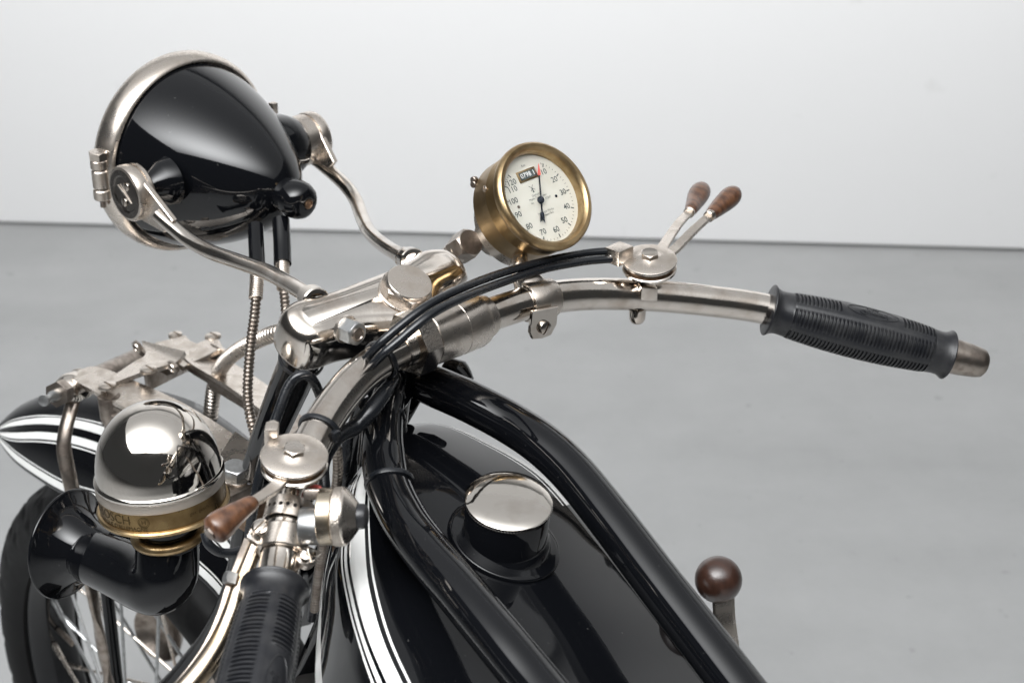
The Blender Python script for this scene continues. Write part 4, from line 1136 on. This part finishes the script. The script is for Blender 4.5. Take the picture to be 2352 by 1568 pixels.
for i in range(n):
    q = []; mats_i = []
    up_n = (k3[i]-k2[i]).cross(FF); up_n = up_n if up_n.z > 0 else -up_n; up_n.normalize()
    wT = (k3[i]-k2[i]).length
    # right flank (hidden), from the bottom up
    q.append(k3[i]-UP*.11-LF*.02); q.append(k3[i]-UP*.055+LF*.004); q.append(k3[i]-UP*.018+LF*.006); q.append(k3[i]-UP*.006+LF*.003)
    # top: right edge -> left edge, with lines near both edges
    d_ = [0, .0040, .0064, .0077, .013]
    rr = [1-min(x/wT, .4) for x in d_]
    ll = [min(x/wT, .4) for x in (.0047, .0032, .0)]
    midp = [rr[-1]+(ll[0]-rr[-1])*k/12 for k in range(1, 12)]
    for a in rr+midp+ll:
        q.append(k2[i]+(k3[i]-k2[i])*a+up_n*(.008*4*a*(1-a)*min(1, wT/.1)))
    # broad stripe over the shoulder
    sd = (k1[i]-k2[i]); out = (-LF*.7+UP*.4).normalized()
    for b in (.25, .5, .75, 1.0): q.append(k2[i]+sd*b+out*.0016*4*b*(1-b))
    # side: thin lines, panel, thin line by the lower edge
    for b in (.30, .62, .82, 1.0): q.append(k1[i]+(k1b[i]-k1[i])*b)
    sv = k0[i]-k1b[i]; L_ = max(sv.length, .004)
    fr = [min(x/L_, .3) for x in (.0075, .0058, .0046)]
    for b in [k/5*(1-fr[0]) for k in range(1, 5)]+[1-fr[0], 1-fr[1], 1-fr[2], 1-fr[2]*.25]: q.append(k1b[i]+sv*b+(-LF)*.004*4*b*(1-b))
    q.append(k0[i]-UP*.004+LF*.004); q.append(k0[i]-UP*.02+LF*.03)
    cols.append(q)
K = len(cols[0]); base = []
for q in cols:
    base.append(list(range(len(tmh.v), len(tmh.v)+K))); tmh.v += q
iT = 4
white |= {iT, iT+2}
iL = iT+5+11            # ll block start (values .0047, .0032, 0)
white |= {iL}
iS = iL+2               # k2 edge
white |= {iS, iS+1, iS+2, iS+3}
iP = iS+4
white |= {iP+1, iP+3}
iQ = iP+4
white |= {iQ+4, iQ+6}
for a, b in zip(base, base[1:]):
    for k in range(K):
        j = (k+1) % K
        tmh.f.append([a[k], a[j], b[j], b[k]]); tmh.m.append(1 if k in white and not (k in (iT, iT+2) and base.index(a) > n*.48) else 0)
tmh.f.append(base[0][::-1]); tmh.m.append(0); tmh.f.append(base[-1]); tmh.m.append(0)
tank = obj('fuel_tank', tmh, [BLACK, WHITE], root, sharp=70)
# filler
fa_ = (UP*.985 - FF*.16 + LF*.0).normalized()
r_ = ray(1158, 1243); best = None; off_ = 4
for i in range(1, n-1):
    for k in range(9, 20):
        p = cols[i][k]; dd = ((p-CAM)-r_*(p-CAM).dot(r_)).length
        if best is None or dd < best[0]: best = (dd, i, k)
_, i, k = best
tn_ = (cols[i+1][k]-cols[i-1][k]).cross(cols[i][k+1]-cols[i][k-1]).normalized()
if tn_.z < 0: tn_ = -tn_
fo = on_plane(1158, 1243, cols[i][k], tn_)
fa_ = (tn_*.30+(UP*.985-FF*.14-LF*.10)*.70).normalized()
print('FILLER', tn_, fa_)
fo = fo + fa_*.0015
nm_ = lathe([(0, -.010), (.0385, -.010), (.0385, .0002), (.0380, .0014), (.0372, .0018), (.0350, .0020), (.0325, .0022), (.0305, .0026), (.026, .0030), (0, .0030)], fo, tn_, 72)
nm_.join(lathe([(.031, -.004), (.0298, .0034), (.0284, .0046), (.0276, .0066), (.0276, .0312), (.0270, .0322), (0, .0322)], fo, fa_, 72))
neck = obj('filler_neck', nm_, BLACK, tank, sharp=50)
NK = 180
cm = M()
prc = [(.0268, .0318), (.0282, .0321), (.0286, .0326), (.0286, .0342), (.0282, .0349), (.0268, .0357), (.0225, .0369), (.0160, .0379), (.0085, .0385), (0, .0387)]
cap_ = lathe(prc, fo, fa_, NK)
for ringi in (1, 2, 3):
    for i in range(NK):
        v = cap_.v[ringi*NK+i]; rad = v-fo; rad -= fa_*rad.dot(fa_)
        if i % 2: cap_.v[ringi*NK+i] = v-rad.normalized()*.0005
obj('filler_cap', cap_, NICKEL_M, tank, sharp=40)

# ---- gear lever on the far side
gb = P(1650, 1330, 1.0)
gr = 54.5*1.0/FPX
gax = axis_at(1650, 1330, .45, -.10, 1.0)
gp = [P(1661, 1368, .998), P(1664, 1420, 1.0), P(1672, 1480, 1.005), P(1684, 1560, 1.012), P(1700, 1650, 1.02)]
gl_ = obj('gear_lever', sweep(crom(gp, 10), lambda i, s: rrect(.0148, .0070, .0018), up=(CAM-gb).normalized()), NICKEL_S, root, sharp=30)
obj('lever_knob', lathe([(0, gr*1.0)]+[(gr*math.sin(math.radians(a_)), gr*math.cos(math.radians(a_))) for a_ in range(8, 168, 8)]+[(gr*.22, -gr*.985), (0, -gr)], gb, gax, 48), WOOD_D, gl_, sharp=80)
obj('knob_collar', cyl(gb-gax*gr*1.06, gax, gr*.36, gr*.12), NICKEL_S, gl_)
# dark mass of the engine below the tank
ec = P(800, 1560, 1.22)-UP*.13
ep_ = [(0, -.17), (.05, -.17)]
for k in range(7): ep_ += [(.058, -.165+k*.014), (.082, -.163+k*.014), (.082, -.160+k*.014), (.058, -.158+k*.014)]
ep_ += [(.09, -.06), (.115, -.05), (.115, .05), (.09, .06)]
for k in range(7): ep_ += [(.058, .074+k*.014), (.082, .076+k*.014), (.082, .079+k*.014), (.058, .081+k*.014)]
ep_ += [(.05, .18), (0, .18)]
obj('engine', lathe(ep_, ec, LF, 40), DARK, root, sharp=30)
